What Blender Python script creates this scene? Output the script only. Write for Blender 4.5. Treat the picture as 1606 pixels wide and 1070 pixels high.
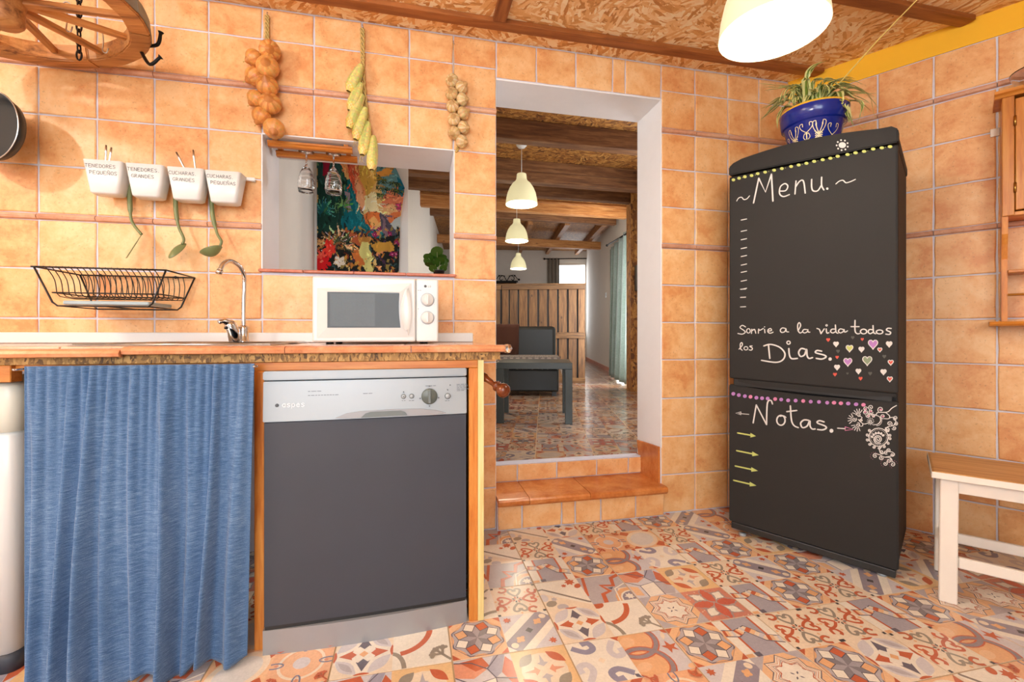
import bpy, bmesh, math, random
import numpy as np
from mathutils import Vector, Matrix
random.seed(7)
for o in list(bpy.data.objects): bpy.data.objects.remove(o)
PI=math.pi; R=math.radians
sc=bpy.context.scene
# ---------------------------------------------------------------- camera, world, light, exposure
CAMZ=.93; CAMY=-2.16; YAW=R(12.5); FPX=714.; HZ=527.
cd=bpy.data.cameras.new('camera'); cam=bpy.data.objects.new('camera',cd); sc.collection.objects.link(cam)
cam.location=(0,CAMY,CAMZ); cam.rotation_euler=(R(90),0,-YAW)
cd.sensor_width=36; cd.lens=36*FPX/1606; cd.shift_y=(HZ-535)/1606; cd.clip_start=.05; cd.clip_end=200
sc.camera=cam
sc.view_settings.view_transform='Standard'; sc.view_settings.look='None'
sc.view_settings.exposure=.50; sc.view_settings.gamma=1; sc.view_settings.use_curve_mapping=False
w=bpy.data.worlds.new('daylight'); sc.world=w; w.use_nodes=True
w.node_tree.nodes['Background'].inputs[0].default_value=(.75,.87,1,1)
w.node_tree.nodes['Background'].inputs[1].default_value=1.2
def aim(o,tgt):
    o.rotation_euler=(Vector(tgt)-Vector(o.location)).to_track_quat('-Z','Y').to_euler()
def area(name,loc,tgt,sx,sy,power,col):
    l=bpy.data.lights.new(name,'AREA'); l.shape='RECTANGLE'; l.size=sx; l.size_y=sy; l.energy=power; l.color=col
    o=bpy.data.objects.new(name,l); sc.collection.objects.link(o); o.location=loc; aim(o,tgt); return o
def point(name,loc,power,col,rad=.05,parent=None):
    l=bpy.data.lights.new(name,'POINT'); l.energy=power; l.color=col; l.shadow_soft_size=rad
    o=bpy.data.objects.new(name,l); sc.collection.objects.link(o); o.location=loc
    if parent: o.parent=parent
    return o
area('window_daylight',(-.55,-4.22,1.45),(-.2,0,.9),1.8,1.4,54,(.82,.91,1))  # area light at the unseen window assumed behind the viewpoint
area('left_side_fill',(-2.55,-2.6,1.35),(.2,-1.0,.7),1.2,1.9,18,(.82,.91,1))  # added area light just inside the plain left wall, no window there
point('assumed_lamp_left',(-2.1,-1.55,2.22),35,(1,.96,.90),.045)  # unseen lamp assumed from the way shadows fall, no fitting modelled
point('rear_fill_lamp',(-.5,-3.1,2.22),20,(1,.96,.90),.1)  # added unseen fill lamp near the ceiling, behind the viewpoint
area('dining_side_fill',(2.38,1.2,1.75),(-.3,1.4,1.5),.9,1.1,17,(.90,.95,1))  # added unseen fill behind the door jamb, no window in that wall
area('dining_far_fill',(2.93,3.25,1.5),(2.6,8,1.5),.9,1.7,75,(.95,.98,1))  # added unseen area light past the door jamb, brightens the far dining room
# ---------------------------------------------------------------- measuring helpers (photo pixel -> point on a real plane)
sY,cY=math.sin(YAW),math.cos(YAW)
def ray(px,py):
    a=(px-803)/FPX; b=-(py-HZ)/FPX
    return (sY+a*cY, cY-a*sY, b)
def onY(px,py,y=0):
    r=ray(px,py); t=(y-CAMY)/r[1]; return Vector((r[0]*t,y,CAMZ+r[2]*t))
def dep(px,py,d):
    r=ray(px,py); return Vector((r[0]*d,CAMY+r[1]*d,CAMZ+r[2]*d))
FL=(1.455,-.296); FA=R(-56.4); fu=(math.cos(FA),math.sin(FA)); fn=(fu[1],-fu[0])
def fr(px,py,off=0):
    r=ray(px,py); t=(FL[0]*fn[0]+(FL[1]-CAMY)*fn[1]+off)/(r[0]*fn[0]+r[1]*fn[1])
    p=(r[0]*t,CAMY+r[1]*t)
    return ((p[0]-FL[0])*fu[0]+(p[1]-FL[1])*fu[1],CAMZ+r[2]*t)
# ---------------------------------------------------------------- materials
def lin(c):
    if isinstance(c,str): c=[int(c[i:i+2],16)/255 for i in (0,2,4)]
    return tuple(x/12.92 if x<=.04045 else ((x+.055)/1.055)**2.4 for x in c)+(1,)
class NT:
    def __init__(s,name):
        s.m=bpy.data.materials.new(name); s.m.use_nodes=True; s.t=s.m.node_tree; s.b=s.t.nodes['Principled BSDF']
    def n(s,typ,**k):
        nd=s.t.nodes.new(typ)
        ins=k.pop('ins',{})
        for a,v in k.items(): setattr(nd,a,v)
        for a,v in ins.items():
            if isinstance(v,bpy.types.NodeSocket): s.t.links.new(v,nd.inputs[a])
            else: nd.inputs[a].default_value=v
        return nd
    def l(s,a,b): s.t.links.new(a,b)
    def ramp(s,fac,stops,interp='LINEAR'):
        r=s.n('ShaderNodeValToRGB'); s.l(fac,r.inputs[0]); r.color_ramp.interpolation=interp
        e=r.color_ramp.elements
        while len(e)<len(stops): e.new(.5)
        for x,(p,c) in zip(e,stops): x.position=p; x.color=lin(c)
        return r.outputs[0]
    def mix(s,f,a,b,mode='MIX'):
        m=s.n('ShaderNodeMix',data_type='RGBA',blend_type=mode)
        for i,v in ((0,f),(6,a),(7,b)):
            if isinstance(v,bpy.types.NodeSocket): s.l(v,m.inputs[i])
            else: m.inputs[i].default_value=v
        return m.outputs[2]
    def coord(s,kind='Object',scale=(1,1,1),rot=(0,0,0)):
        c=s.n('ShaderNodeTexCoord'); m=s.n('ShaderNodeMapping')
        m.inputs['Scale'].default_value=scale; m.inputs['Rotation'].default_value=rot
        s.l(c.outputs[kind],m.inputs[0]); return m.outputs[0]
    def geo(s,scale=(1,1,1),rot=(0,0,0)):
        c=s.n('ShaderNodeNewGeometry'); m=s.n('ShaderNodeMapping')
        m.inputs['Scale'].default_value=scale; m.inputs['Rotation'].default_value=rot
        s.l(c.outputs['Position'],m.inputs[0]); return m.outputs[0]
    def noise(s,vec,scale,detail=4,rough=.55,dist=0):
        n=s.n('ShaderNodeTexNoise',ins={'Vector':vec,'Scale':scale,'Detail':detail,'Roughness':rough,'Distortion':dist}); return n.outputs[0]
    def bump(s,h,strength=.3,dist=.002):
        b=s.n('ShaderNodeBump',ins={'Height':h,'Strength':strength,'Distance':dist}); s.l(b.outputs[0],s.b.inputs['Normal'])
    def set(s,**k):
        mp={'col':'Base Color','rough':'Roughness','metal':'Metallic','trans':'Transmission Weight','ior':'IOR','coat':'Coat Weight','em':'Emission Color','es':'Emission Strength','spec':'Specular IOR Level','sss':'Subsurface Weight','alpha':'Alpha'}
        for a,v in k.items():
            i=s.b.inputs[mp[a]]
            if isinstance(v,bpy.types.NodeSocket): s.l(v,i)
            elif a in('col','em') : i.default_value=v if len(v)==4 else lin(v)
            else: i.default_value=v
        return s.m
def plain(name,c,rough=.5,metal=0,var=.06,sc_=25,bump=0,**k):
    t=NT(name); v=t.coord('Object'); n=t.noise(v,sc_)
    c=lin(c); d=tuple(max(0,x*(1-var*2)) for x in c[:3])+(1,)
    t.set(col=t.mix(n,c,d),rough=rough,metal=metal,**k)
    if bump: t.bump(t.noise(v,sc_*4),bump,.002)
    return t.m
def wood(name,a,b,c=None,axis=0,scale=9,rough=.5,bump=.15,knots=True,geo=False,rnd=.25):
    t=NT(name); s=[1,1,1]; s[axis]=.09
    info=t.n('ShaderNodeObjectInfo')
    base=t.geo(s) if geo else t.coord('Object',s)
    off=t.n('ShaderNodeVectorMath',operation='ADD',ins={0:base})
    mul=t.n('ShaderNodeMath',operation='MULTIPLY',ins={0:info.outputs['Random'],1:13.})
    t.l(mul.outputs[0],off.inputs[1]); v=off.outputs[0]
    n=t.noise(v,scale*4,6,.6,.6); g=t.noise(v,scale*14,3,.7)
    f=t.n('ShaderNodeMath',operation='ADD',ins={0:n,1:0}); m=t.n('ShaderNodeMath',operation='MULTIPLY',ins={0:g,1:.35}); t.l(m.outputs[0],f.inputs[1])
    f2=t.n('ShaderNodeMath',operation='SUBTRACT',ins={0:f.outputs[0],1:.17})
    col=t.ramp(f2.outputs[0],[(.3,c or b),(.48,b),(.68,a)])
    if knots:
        s2=[5,5,5]; s2[axis]=3.
        vo=t.n('ShaderNodeTexVoronoi',ins={'Vector':t.geo(s2) if geo else t.coord('Object',s2),'Scale':1.3,'Randomness':1.})
        k=t.n('ShaderNodeMapRange',ins={0:vo.outputs['Distance'],1:.05,2:.10,3:.75,4:0.})
        col=t.mix(k.outputs[0],col,tuple(x*.35 for x in lin(c or b)[:3])+(1,))
    dk=t.n('ShaderNodeMapRange',ins={0:info.outputs['Random'],1:0.,2:1.,3:1-rnd,4:1.})
    h=t.n('ShaderNodeHueSaturation',ins={'Color':col,'Value':dk.outputs[0]})
    t.set(col=h.outputs[0],rough=rough); t.bump(f.outputs[0],bump,.001)
    return t.m
def osb(name,cs,scale=1.,rough=.6):
    t=NT(name); g=t.geo()
    w0=t.n('ShaderNodeTexNoise',ins={'Vector':g,'Scale':30.,'Detail':2.})
    gg=t.n('ShaderNodeMix',data_type='VECTOR',ins={0:.012,4:g,5:w0.outputs['Color']}).outputs[1]
    out=None
    for i,(sa,sb,ln,th) in enumerate(((9,13,4.,0),(12,11,5.,.45),(7,16,4.5,.55))):
        sh=t.n('ShaderNodeVectorMath',operation='ADD',ins={0:gg,1:(.37*i,.61*i,0)}).outputs[0]
        va=t.n('ShaderNodeTexVoronoi',ins={'Vector':sh,'Scale':sa*scale})
        sep=t.n('ShaderNodeSeparateColor',ins={0:va.outputs['Color']})
        ang=t.n('ShaderNodeMath',operation='MULTIPLY',ins={0:sep.outputs[0],1:6.28+i})
        rot=t.n('ShaderNodeVectorRotate',rotation_type='Z_AXIS',ins={'Vector':sh,'Angle':ang.outputs[0]})
        mp=t.n('ShaderNodeMapping',ins={'Vector':rot.outputs[0],'Scale':(1,ln,1)})
        nn=t.n('ShaderNodeTexVoronoi',ins={'Vector':mp.outputs[0],'Scale':sb*scale})
        s2=t.n('ShaderNodeSeparateColor',ins={0:nn.outputs['Color']})
        if out is None: out=s2.outputs[1]
        else:
            st=t.n('ShaderNodeMath',operation='GREATER_THAN',ins={0:s2.outputs[0],1:th})
            out=t.n('ShaderNodeMix',data_type='FLOAT',ins={0:st.outputs[0],2:out,3:s2.outputs[1]}).outputs[0]
    f=t.n('ShaderNodeMath',operation='MULTIPLY',ins={0:out,1:1.}).outputs[0]
    fine=t.noise(gg,160,3,.7)
    f=t.n('ShaderNodeMath',operation='ADD',ins={0:f,1:t.n('ShaderNodeMath',operation='MULTIPLY_ADD',ins={0:fine,1:.35,2:-.17}).outputs[0]}).outputs[0]
    col=t.ramp(f,[(.02,cs[0]),(.25,cs[1]),(.6,cs[2]),(.95,cs[3])])
    t.set(col=col,rough=rough); t.bump(f,.35,.003); return t.m
def tilemat(name,a,b,c,rough=.42):
    t=NT(name); info=t.n('ShaderNodeObjectInfo'); g=t.geo()
    off=t.n('ShaderNodeVectorMath',operation='ADD',ins={0:g}); mu=t.n('ShaderNodeMath',operation='MULTIPLY',ins={0:info.outputs['Random'],1:9.}); t.l(mu.outputs[0],off.inputs[1])
    n=t.noise(off.outputs[0],9,5,.62,.4); f=t.noise(off.outputs[0],55,4,.7)
    ff=t.n('ShaderNodeMath',operation='MULTIPLY_ADD',ins={0:f,1:.35,2:-.17})
    rr=t.n('ShaderNodeMath',operation='MULTIPLY_ADD',ins={0:info.outputs['Random'],1:.16,2:-.08})
    s=t.n('ShaderNodeMath',operation='ADD',ins={0:n,1:ff.outputs[0]}); s=t.n('ShaderNodeMath',operation='ADD',ins={0:s.outputs[0],1:rr.outputs[0]})
    col=t.ramp(s.outputs[0],[(.3,c),(.5,b),(.7,a)])
    pits=t.noise(off.outputs[0],120,2,.5)
    pm=t.n('ShaderNodeMapRange',ins={0:pits,1:.30,2:.36,3:.3,4:0.})
    col=t.mix(pm.outputs[0],col,lin((.55,.33,.2)))
    t.set(col=col,rough=rough); t.bump(s.outputs[0],.25,.003); return t.m
M={}
M['tile']=tilemat('terracotta_tile',(.94,.765,.555),(.91,.69,.46),(.86,.58,.35))
M['tile_dark']=tilemat('step_tile',(.88,.59,.35),(.82,.50,.25),(.73,.40,.17),.25)
M['pencil']=tilemat('pencil_tile',(.86,.68,.56),(.83,.62,.50),(.76,.54,.42))
M['worktile']=tilemat('worktop_tile',(.92,.76,.64),(.88,.69,.56),(.82,.60,.47),.15)
M['nose']=tilemat('worktop_nosing',(.89,.65,.49),(.84,.56,.39),(.76,.47,.31),.2)
M['sill']=tilemat('sill_tile',(.80,.50,.38),(.74,.42,.30),(.66,.35,.24),.4)
M['grout']=plain('grout',(.86,.86,.91),.9,bump=.4,sc_=60,var=.08)
M['floorgrout']=plain('floor_grout',(.72,.60,.46),.8)
M['plaster']=plain('white_plaster',(.95,.95,.96),.8,bump=.5,sc_=14,var=.03)
M['wallpaint']=plain('white_wall_paint',(.93,.91,.88),.85,bump=.3,sc_=10,var=.03)
M['ochre']=plain('ochre_paint',(.98,.74,.16),.8,var=.05,sc_=4)
M['osb']=osb('oriented_strand_board',['c58444','e4a763','f5c88c','ffe8c0'])
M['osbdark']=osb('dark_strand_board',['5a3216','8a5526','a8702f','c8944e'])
M['batten']=wood('brown_batten',(.70,.42,.20),(.60,.34,.14),(.50,.26,.10),0,knots=False)
M['batteny']=wood('brown_batten_lengthwise',(.70,.42,.20),(.60,.34,.14),(.50,.26,.10),1,knots=False)
M['beam']=wood('beam_wood',(.58,.40,.24),(.46,.29,.15),(.34,.2,.1),0,rough=.6,geo=True)
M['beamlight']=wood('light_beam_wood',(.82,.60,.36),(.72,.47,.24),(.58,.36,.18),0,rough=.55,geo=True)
M['rafter']=wood('rafter_wood',(.72,.50,.28),(.60,.39,.2),(.45,.28,.13),1,rough=.55,geo=True)
M['pine']=wood('varnished_pine',(.90,.60,.28),(.84,.50,.19),(.74,.38,.12),0,rough=.35)
M['pinez']=wood('varnished_pine_upright',(.90,.60,.28),(.84,.50,.19),(.74,.38,.12),2,rough=.35)
M['pinepale']=wood('pale_pine_edge',(.97,.90,.66),(.95,.86,.58),(.9,.78,.5),2,rough=.5,knots=False)
M['cabpine']=wood('honey_pine',(.92,.63,.29),(.86,.53,.20),(.76,.43,.15),2,rough=.3,knots=False)
M['cabpinex']=wood('honey_pine_lengthwise',(.92,.63,.29),(.86,.53,.20),(.76,.43,.15),0,rough=.3,knots=False)
M['pallet']=wood('pallet_wood',(.52,.37,.22),(.43,.29,.16),(.30,.19,.10),2,rough=.6)
M['palletx']=wood('pallet_rail_wood',(.54,.39,.23),(.44,.30,.16),(.30,.19,.10),0,rough=.6)
M['wheel']=wood('old_wheel_wood',(.86,.62,.36),(.76,.50,.26),(.50,.30,.14),0,rough=.5,knots=False)
M['chip']=osb('chipboard_edge',['5a3c1c','8b6230','ab7e42','c99b5a'],3.)
M['knobwood']=wood('turned_wood',(.55,.28,.12),(.46,.21,.08),(.36,.15,.06),0,rough=.25,knots=False)
M['benchtop']=wood('bench_top_wood',(.86,.66,.42),(.80,.58,.34),(.7,.48,.26),0,rough=.4,knots=False)
M['whitepaint']=plain('chalky_white_paint',(.92,.88,.83),.5,var=.05,sc_=18)
M['white']=plain('white_plastic',(.89,.89,.88),.3,var=.01)
M['cream']=plain('cream_plastic',(.93,.93,.87),.35,var=.02)
M['micro']=plain('warm_white_enamel',(.84,.835,.82),.25,var=.01)
M['silver']=plain('silver_panel',(.66,.69,.71),.4,.2,var=.04,sc_=4)
M['kick']=plain('brushed_plinth',(.64,.64,.65),.4,.4,var=.08,sc_=6)
M['slate']=plain('slate_grey_panel',(.235,.25,.29),.55,var=.10,sc_=5)
M['dark']=plain('dark_plastic',(.13,.13,.13),.4)
M['grey']=plain('grey_plastic',(.45,.48,.48),.35)
M['dial']=plain('grey_green_dial',(.36,.39,.37),.35)
M['chrome']=plain('chrome',(.85,.85,.86),.08,1.,var=.02)
M['steel']=plain('brushed_steel',(.78,.77,.76),.28,1.,var=.05,sc_=8)
M['brass']=plain('brass',(.75,.58,.3),.3,1.)
M['blackmetal']=plain('black_coated_wire',(.06,.05,.05),.4)
M['chain']=plain('rusty_chain',(.16,.11,.08),.6,.4)
M['olive']=plain('olive_nylon',(.47,.50,.32),.4,var=.05)
M['fridge']=plain('chalkboard_paint',(.172,.163,.157),.65,spec=.25,var=.10,sc_=3,bump=.05)
M['chalk']=plain('white_chalk',(.86,.84,.82),.9,var=.08,sc_=200)
def chalk(n,c): M[n]=plain(n,c,.9,var=.12,sc_=250)
chalk('chalk_yellow',(.78,.80,.45)); chalk('chalk_red',(.85,.36,.30)); chalk('chalk_purple',(.72,.50,.75)); chalk('chalk_grey',(.36,.36,.34)); chalk('chalk_green',(.55,.60,.48)); chalk('chalk_pink',(.85,.52,.66))
M['ink']=plain('black_marker_ink',(.12,.12,.13),.6)
M['inkgrey']=plain('grey_print',(.38,.40,.42),.6)
M['inkwhite']=plain('white_print',(.96,.96,.97),.5)
M['bluepot']=plain('cobalt_glaze',(.10,.17,.55),.18,var=.25,sc_=6)
M['potrim']=plain('yellow_glaze',(.90,.70,.20),.3)
M['potcream']=plain('cream_slip',(.90,.82,.62),.4)
M['soil']=plain('potting_soil',(.22,.15,.1),.95)
M['rope']=plain('raffia',(.86,.72,.42),.8,var=.2,sc_=80,bump=.4)
M['stem']=plain('pale_stem',(.90,.80,.45),.5)
M['cob']=None
M['leather']=plain('black_leather',(.10,.11,.10),.4,bump=.2,sc_=20)
M['blacktable']=plain('charcoal_laminate',(.20,.225,.21),.35)
M['brownthrow']=plain('brown_plush_throw',(.30,.16,.10),.95,bump=.8,sc_=40)
M['mirror']=plain('mirror_glass',(.5,.5,.48),.05,1.)
M['ironblack']=plain('wrought_iron',(.08,.07,.06),.5,.5)
def leafmat():
    t=NT('variegated_leaf'); u=t.n('ShaderNodeVertexColor',layer_name='Col')
    t.set(col=u.outputs[0],rough=.4); t.b.inputs['Transmission Weight'].default_value=0; return t.m
M['leaf']=leafmat()
M['basil']=plain('glossy_green_leaf',(.22,.36,.10),.3,var=.3,sc_=14)
def vcolmat(name,rough=.5,wear=.1,spec=.5,bumpv=0):
    t=NT(name); u=t.n('ShaderNodeVertexColor',layer_name='Col'); g=t.geo(); n=t.noise(g,22,5,.7)
    m=t.n('ShaderNodeMapRange',ins={0:n,1:.3,2:.7,3:1-wear,4:1.})
    h=t.n('ShaderNodeHueSaturation',ins={'Color':u.outputs[0],'Value':m.outputs[0]})
    fine=t.noise(g,130,3,.8); m2=t.n('ShaderNodeMapRange',ins={0:fine,1:.35,2:.65,3:1-wear,4:1.})
    h2=t.n('ShaderNodeHueSaturation',ins={'Color':h.outputs[0],'Value':m2.outputs[0]})
    t.set(col=h2.outputs[0],rough=rough,spec=spec)
    if bumpv: t.bump(fine,bumpv,.001)
    return t.m
M['print']=vcolmat('patchwork_floor_print',.22,.12)
M['print_dining_dim']=vcolmat('dimmed_dining_floor_print',.16,.2)  # same floor print, for tiles whose colours carry the dining room's dimness
M['cloth_print']=vcolmat('printed_cloth',.9,.08,.2)
M['produce']=vcolmat('produce_skin',.4,.12)
def fabric(name,a,b,c,sx=1.,rough=.95):
    t=NT(name); v=t.coord('Object',(14*sx,14*sx,190*sx)); n=t.noise(v,3,4,.7)
    v2=t.coord('Object',(150,150,150)); n2=t.noise(v2,4,2,.6); v3=t.noise(t.coord('Object'),3,3)
    f=t.n('ShaderNodeMath',operation='MULTIPLY_ADD',ins={0:n2,1:.4,2:-.2}); s=t.n('ShaderNodeMath',operation='ADD',ins={0:n,1:f.outputs[0]})
    s2=t.n('ShaderNodeMath',operation='MULTIPLY_ADD',ins={0:v3,1:.3,2:-.15}); s3=t.n('ShaderNodeMath',operation='ADD',ins={0:s.outputs[0],1:s2.outputs[0]})
    t.set(col=t.ramp(s3.outputs[0],[(.3,a),(.5,b),(.7,c)]),rough=rough); t.bump(s.outputs[0],.5,.002)
    t.b.inputs['Sheen Weight'].default_value=.2; return t.m
M['denim']=fabric('blue_woven_cloth',(.19,.32,.47),(.29,.42,.58),(.46,.57,.70))
M['greencurtain']=fabric('sage_curtain_cloth',(.36,.43,.39),(.44,.51,.47),(.54,.60,.56),.5)
M['greycurtain']=fabric('grey_curtain_cloth',(.45,.42,.38),(.52,.49,.44),(.6,.57,.52),.5)
def glassmat(name,col=(1,1,1),rough=0,ior=1.45):
    t=NT(name); n=t.noise(t.coord('Object'),6); t.set(col=tuple(col)+(1,),rough=rough,trans=1.,ior=ior); return t.m
M['glass']=glassmat('clear_glass')
M['ovenglass']=plain('microwave_window_glass',(.30,.31,.31),.1,var=.05,spec=.15)
def emis(name,c,s,base=(.95,.93,.88)):
    t=NT(name); g=t.coord('Object'); n=t.noise(g,3); t.set(col=base,rough=.3,em=c,es=s); return t.m
M['lampglow']=emis('lit_opal_glass',(1,.95,.78),.45,(.75,.72,.6))
M['lampglowfar']=emis('lit_opal_glass_far',(.97,.92,.72),.38,(.8,.78,.62))
M['lampinner']=emis('lit_opal_glass_inner',(1,.98,.9),1.3)
M['skyglass']=emis('bright_window_pane',(.96,.98,1),3.)
# ---------------------------------------------------------------- geometry helpers
COL=sc.collection
def link(o,parent=None):
    COL.objects.link(o)
    if parent is not None: o.parent=parent
    return o
class MB:
    def __init__(s): s.bm=bmesh.new(); s.mi=0
    def _tag(s,f0):
        for f in list(s.bm.faces)[f0:]: f.material_index=s.mi
    def box(s,x0,x1,y0,y1,z0,z1,bev=0,mi=None,mat=None):
        if mi is not None: s.mi=mi
        b=bmesh.new(); bmesh.ops.create_cube(b,size=1)
        for v in b.verts: v.co=Vector(((x0+x1)/2+v.co.x*(x1-x0),(y0+y1)/2+v.co.y*(y1-y0),(z0+z1)/2+v.co.z*(z1-z0)))
        if bev: bmesh.ops.bevel(b,geom=list(b.edges),offset=bev,segments=2 if bev>.003 else 1,affect='EDGES',profile=.5)
        if mat: b.transform(mat)
        s.merge(b); return s
    def merge(s,b,smooth=False):
        m=bpy.data.meshes.new('t')
        for f in b.faces: f.material_index=s.mi; f.smooth=smooth or f.smooth
        b.to_mesh(m); b.free(); s.bm.from_mesh(m); bpy.data.meshes.remove(m)
    def mesh(s,vs,fs,smooth=False):
        V=[s.bm.verts.new(v) for v in vs]
        for f in fs:
            try:
                F=s.bm.faces.new([V[i] for i in f]); F.material_index=s.mi; F.smooth=smooth
            except ValueError: pass
        return s
    def tube(s,pts,r,n=8,cap=True,closed=False,smooth=True):
        pts=[Vector(p) for p in pts]; rs=r if isinstance(r,(list,tuple)) else [r]*len(pts)
        vs=[];fs=[];N=len(pts); up=None
        for i,p in enumerate(pts):
            if closed: d=(pts[(i+1)%N]-pts[i-1])
            else: d=pts[min(i+1,N-1)]-pts[max(i-1,0)]
            d.normalize()
            if up is None:
                up=Vector((0,0,1)) if abs(d.z)<.9 else Vector((1,0,0))
            a=d.cross(up)
            if a.length<1e-4: a=d.cross(Vector((0,1,0)))
            a.normalize(); b=a.cross(d).normalized(); up=b
            for k in range(n):
                t=2*PI*k/n; vs.append(p+(a*math.cos(t)+b*math.sin(t))*rs[i])
        for i in range(N if closed else N-1):
            j=(i+1)%N
            for k in range(n): fs.append((i*n+k,i*n+(k+1)%n,j*n+(k+1)%n,j*n+k))
        if cap and not closed: fs.append(tuple(range(n))[::-1]); fs.append(tuple(range((N-1)*n,N*n)))
        return s.mesh(vs,fs,smooth)
    def lathe(s,prof,n=24,loc=(0,0,0),axis='z',smooth=True,wob=None,cap=True):
        vs=[];fs=[]
        for i,(r,z) in enumerate(prof):
            for k in range(n):
                t=2*PI*k/n; rr=r*(1+(wob(t,i) if wob else 0))
                p=(rr*math.cos(t),rr*math.sin(t),z)
                if axis=='y': p=(p[0],-p[2],p[1])
                if axis=='x': p=(p[2],p[0],p[1])
                vs.append((p[0]+loc[0],p[1]+loc[1],p[2]+loc[2]))
        for i in range(len(prof)-1):
            for k in range(n): fs.append((i*n+k,i*n+(k+1)%n,(i+1)*n+(k+1)%n,(i+1)*n+k))
        if cap and prof[0][0]>1e-5: fs.append(tuple(range(n))[::-1])
        if cap and prof[-1][0]>1e-5: fs.append(tuple(range((len(prof)-1)*n,len(prof)*n)))
        return s.mesh(vs,fs,smooth)
    def prism(s,poly,a,b,plane='xz'):
        # poly in plane, extruded from a to b on the third axis
        def P(u,v,w_): return {'xz':(u,w_,v),'xy':(u,v,w_),'yz':(w_,u,v)}[plane]
        n=len(poly); vs=[P(u,v,a) for u,v in poly]+[P(u,v,b) for u,v in poly]
        fs=[tuple(range(n)),tuple(range(n,2*n))[::-1]]+[(i,(i+1)%n+0,n+(i+1)%n,n+i)[::-1] for i in range(n)]
        return s.mesh(vs,fs)
    def ball(s,c,r,seg=16,sq=(1,1,1)):
        b=bmesh.new(); bmesh.ops.create_uvsphere(b,u_segments=seg,v_segments=max(6,seg//2),radius=r)
        for v in b.verts: v.co=Vector((v.co.x*sq[0]+c[0],v.co.y*sq[1]+c[1],v.co.z*sq[2]+c[2]))
        s.merge(b,True); return s
    def build(s,name,mats,parent=None,label=None,**k):
        bmesh.ops.recalc_face_normals(s.bm,faces=s.bm.faces)
        if k.get('bevel'): bmesh.ops.bevel(s.bm,geom=[e for e in s.bm.edges if len(e.link_faces)==2 and e.calc_face_angle(0)>.6],offset=k['bevel'],segments=2,affect='EDGES')
        me=bpy.data.meshes.new(name); s.bm.to_mesh(me); s.bm.free()
        for m in (mats if isinstance(mats,(list,tuple)) else [mats]): me.materials.append(m)
        o=bpy.data.objects.new(name,me); link(o,parent)
        if label: o['label']=label
        return o
def tag(o,label,cat,group=None,kind=None):
    o['label']=label; o['category']=cat
    if group: o['group']=group
    if kind: o['kind']=kind
    return o
def thing(name,label,cat,loc=(0,0,0),rz=0,group=None,kind=None):
    o=bpy.data.objects.new(name,None); o.empty_display_size=.05; link(o); o.location=loc; o.rotation_euler=(0,0,rz)
    return tag(o,label,cat,group,kind)
def boxo(name,m,parent,*a,bev=0,label=None): return MB().box(*a,bev=bev).build(name,m,parent,label)
def dup(root,loc=None,label=None,rz=None):
    r=root.copy(); COL.objects.link(r)
    if loc is not None: r.location=loc
    if rz is not None: r.rotation_euler=(0,0,rz)
    if label: r['label']=label
    for ch in list(root.children):
        c=ch.copy(); COL.objects.link(c); c.parent=r
        for g in ch.children:
            d=g.copy(); COL.objects.link(d); d.parent=c
    return r
def cr(pts,n=6):
    # Catmull-Rom through points (any dimension)
    P=[Vector(tuple(p)+((0,) if len(p)==2 else ())) for p in pts]
    if len(P)<3: return P
    out=[]
    for i in range(len(P)-1):
        p0=P[max(i-1,0)];p1=P[i];p2=P[i+1];p3=P[min(i+2,len(P)-1)]
        for k in range(n):
            t=k/n; out.append(.5*((2*p1)+(p2-p0)*t+(2*p0-5*p1+4*p2-p3)*t*t+(-p0+3*p1-3*p2+p3)*t**3))
    out.append(P[-1]); return out
class PM:
    # flat print: coloured polygons in a unit plane, layered by hairs, colour stored per corner
    def __init__(s): s.v=[];s.f=[];s.c=[];s.lay=0
    def add(s,poly,col,win=None,z=None):
        if win: poly=clip(poly,win)
        if len(poly)<3: return
        if z is None: s.lay+=1; z=s.lay
        b=len(s.v); s.v+= [(p[0],p[1],z) for p in poly]; s.f.append(tuple(range(b,b+len(poly)))); s.c.append(lin(col))
def clip(poly,w):
    x0,y0,x1,y1=w
    for ax,lim,sg in ((0,x0,1),(0,x1,-1),(1,y0,1),(1,y1,-1)):
        out=[]
        for i in range(len(poly)):
            a=poly[i-1];b=poly[i]; da=(a[ax]-lim)*sg; db=(b[ax]-lim)*sg
            if (da>=0)!=(db>=0):
                t=da/(da-db); out.append((a[0]+(b[0]-a[0])*t,a[1]+(b[1]-a[1])*t))
            if db>=0: out.append(b)
        poly=out
        if not poly: return []
    return poly
def colmesh(name,verts,faces,cols,mat,parent=None,smooth=False):
    me=bpy.data.meshes.new(name); me.from_pydata(verts,[],faces)
    a=me.color_attributes.new('Col','FLOAT_COLOR','CORNER')
    arr=np.concatenate([np.tile(np.array(c,dtype=np.float32),(len(f),1)) for f,c in zip(faces,cols)]).ravel()
    a.data.foreach_set('color',arr)
    if smooth: me.polygons.foreach_set('use_smooth',[True]*len(faces))
    me.materials.append(mat)
    o=bpy.data.objects.new(name,me); link(o,parent); return o
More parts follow.
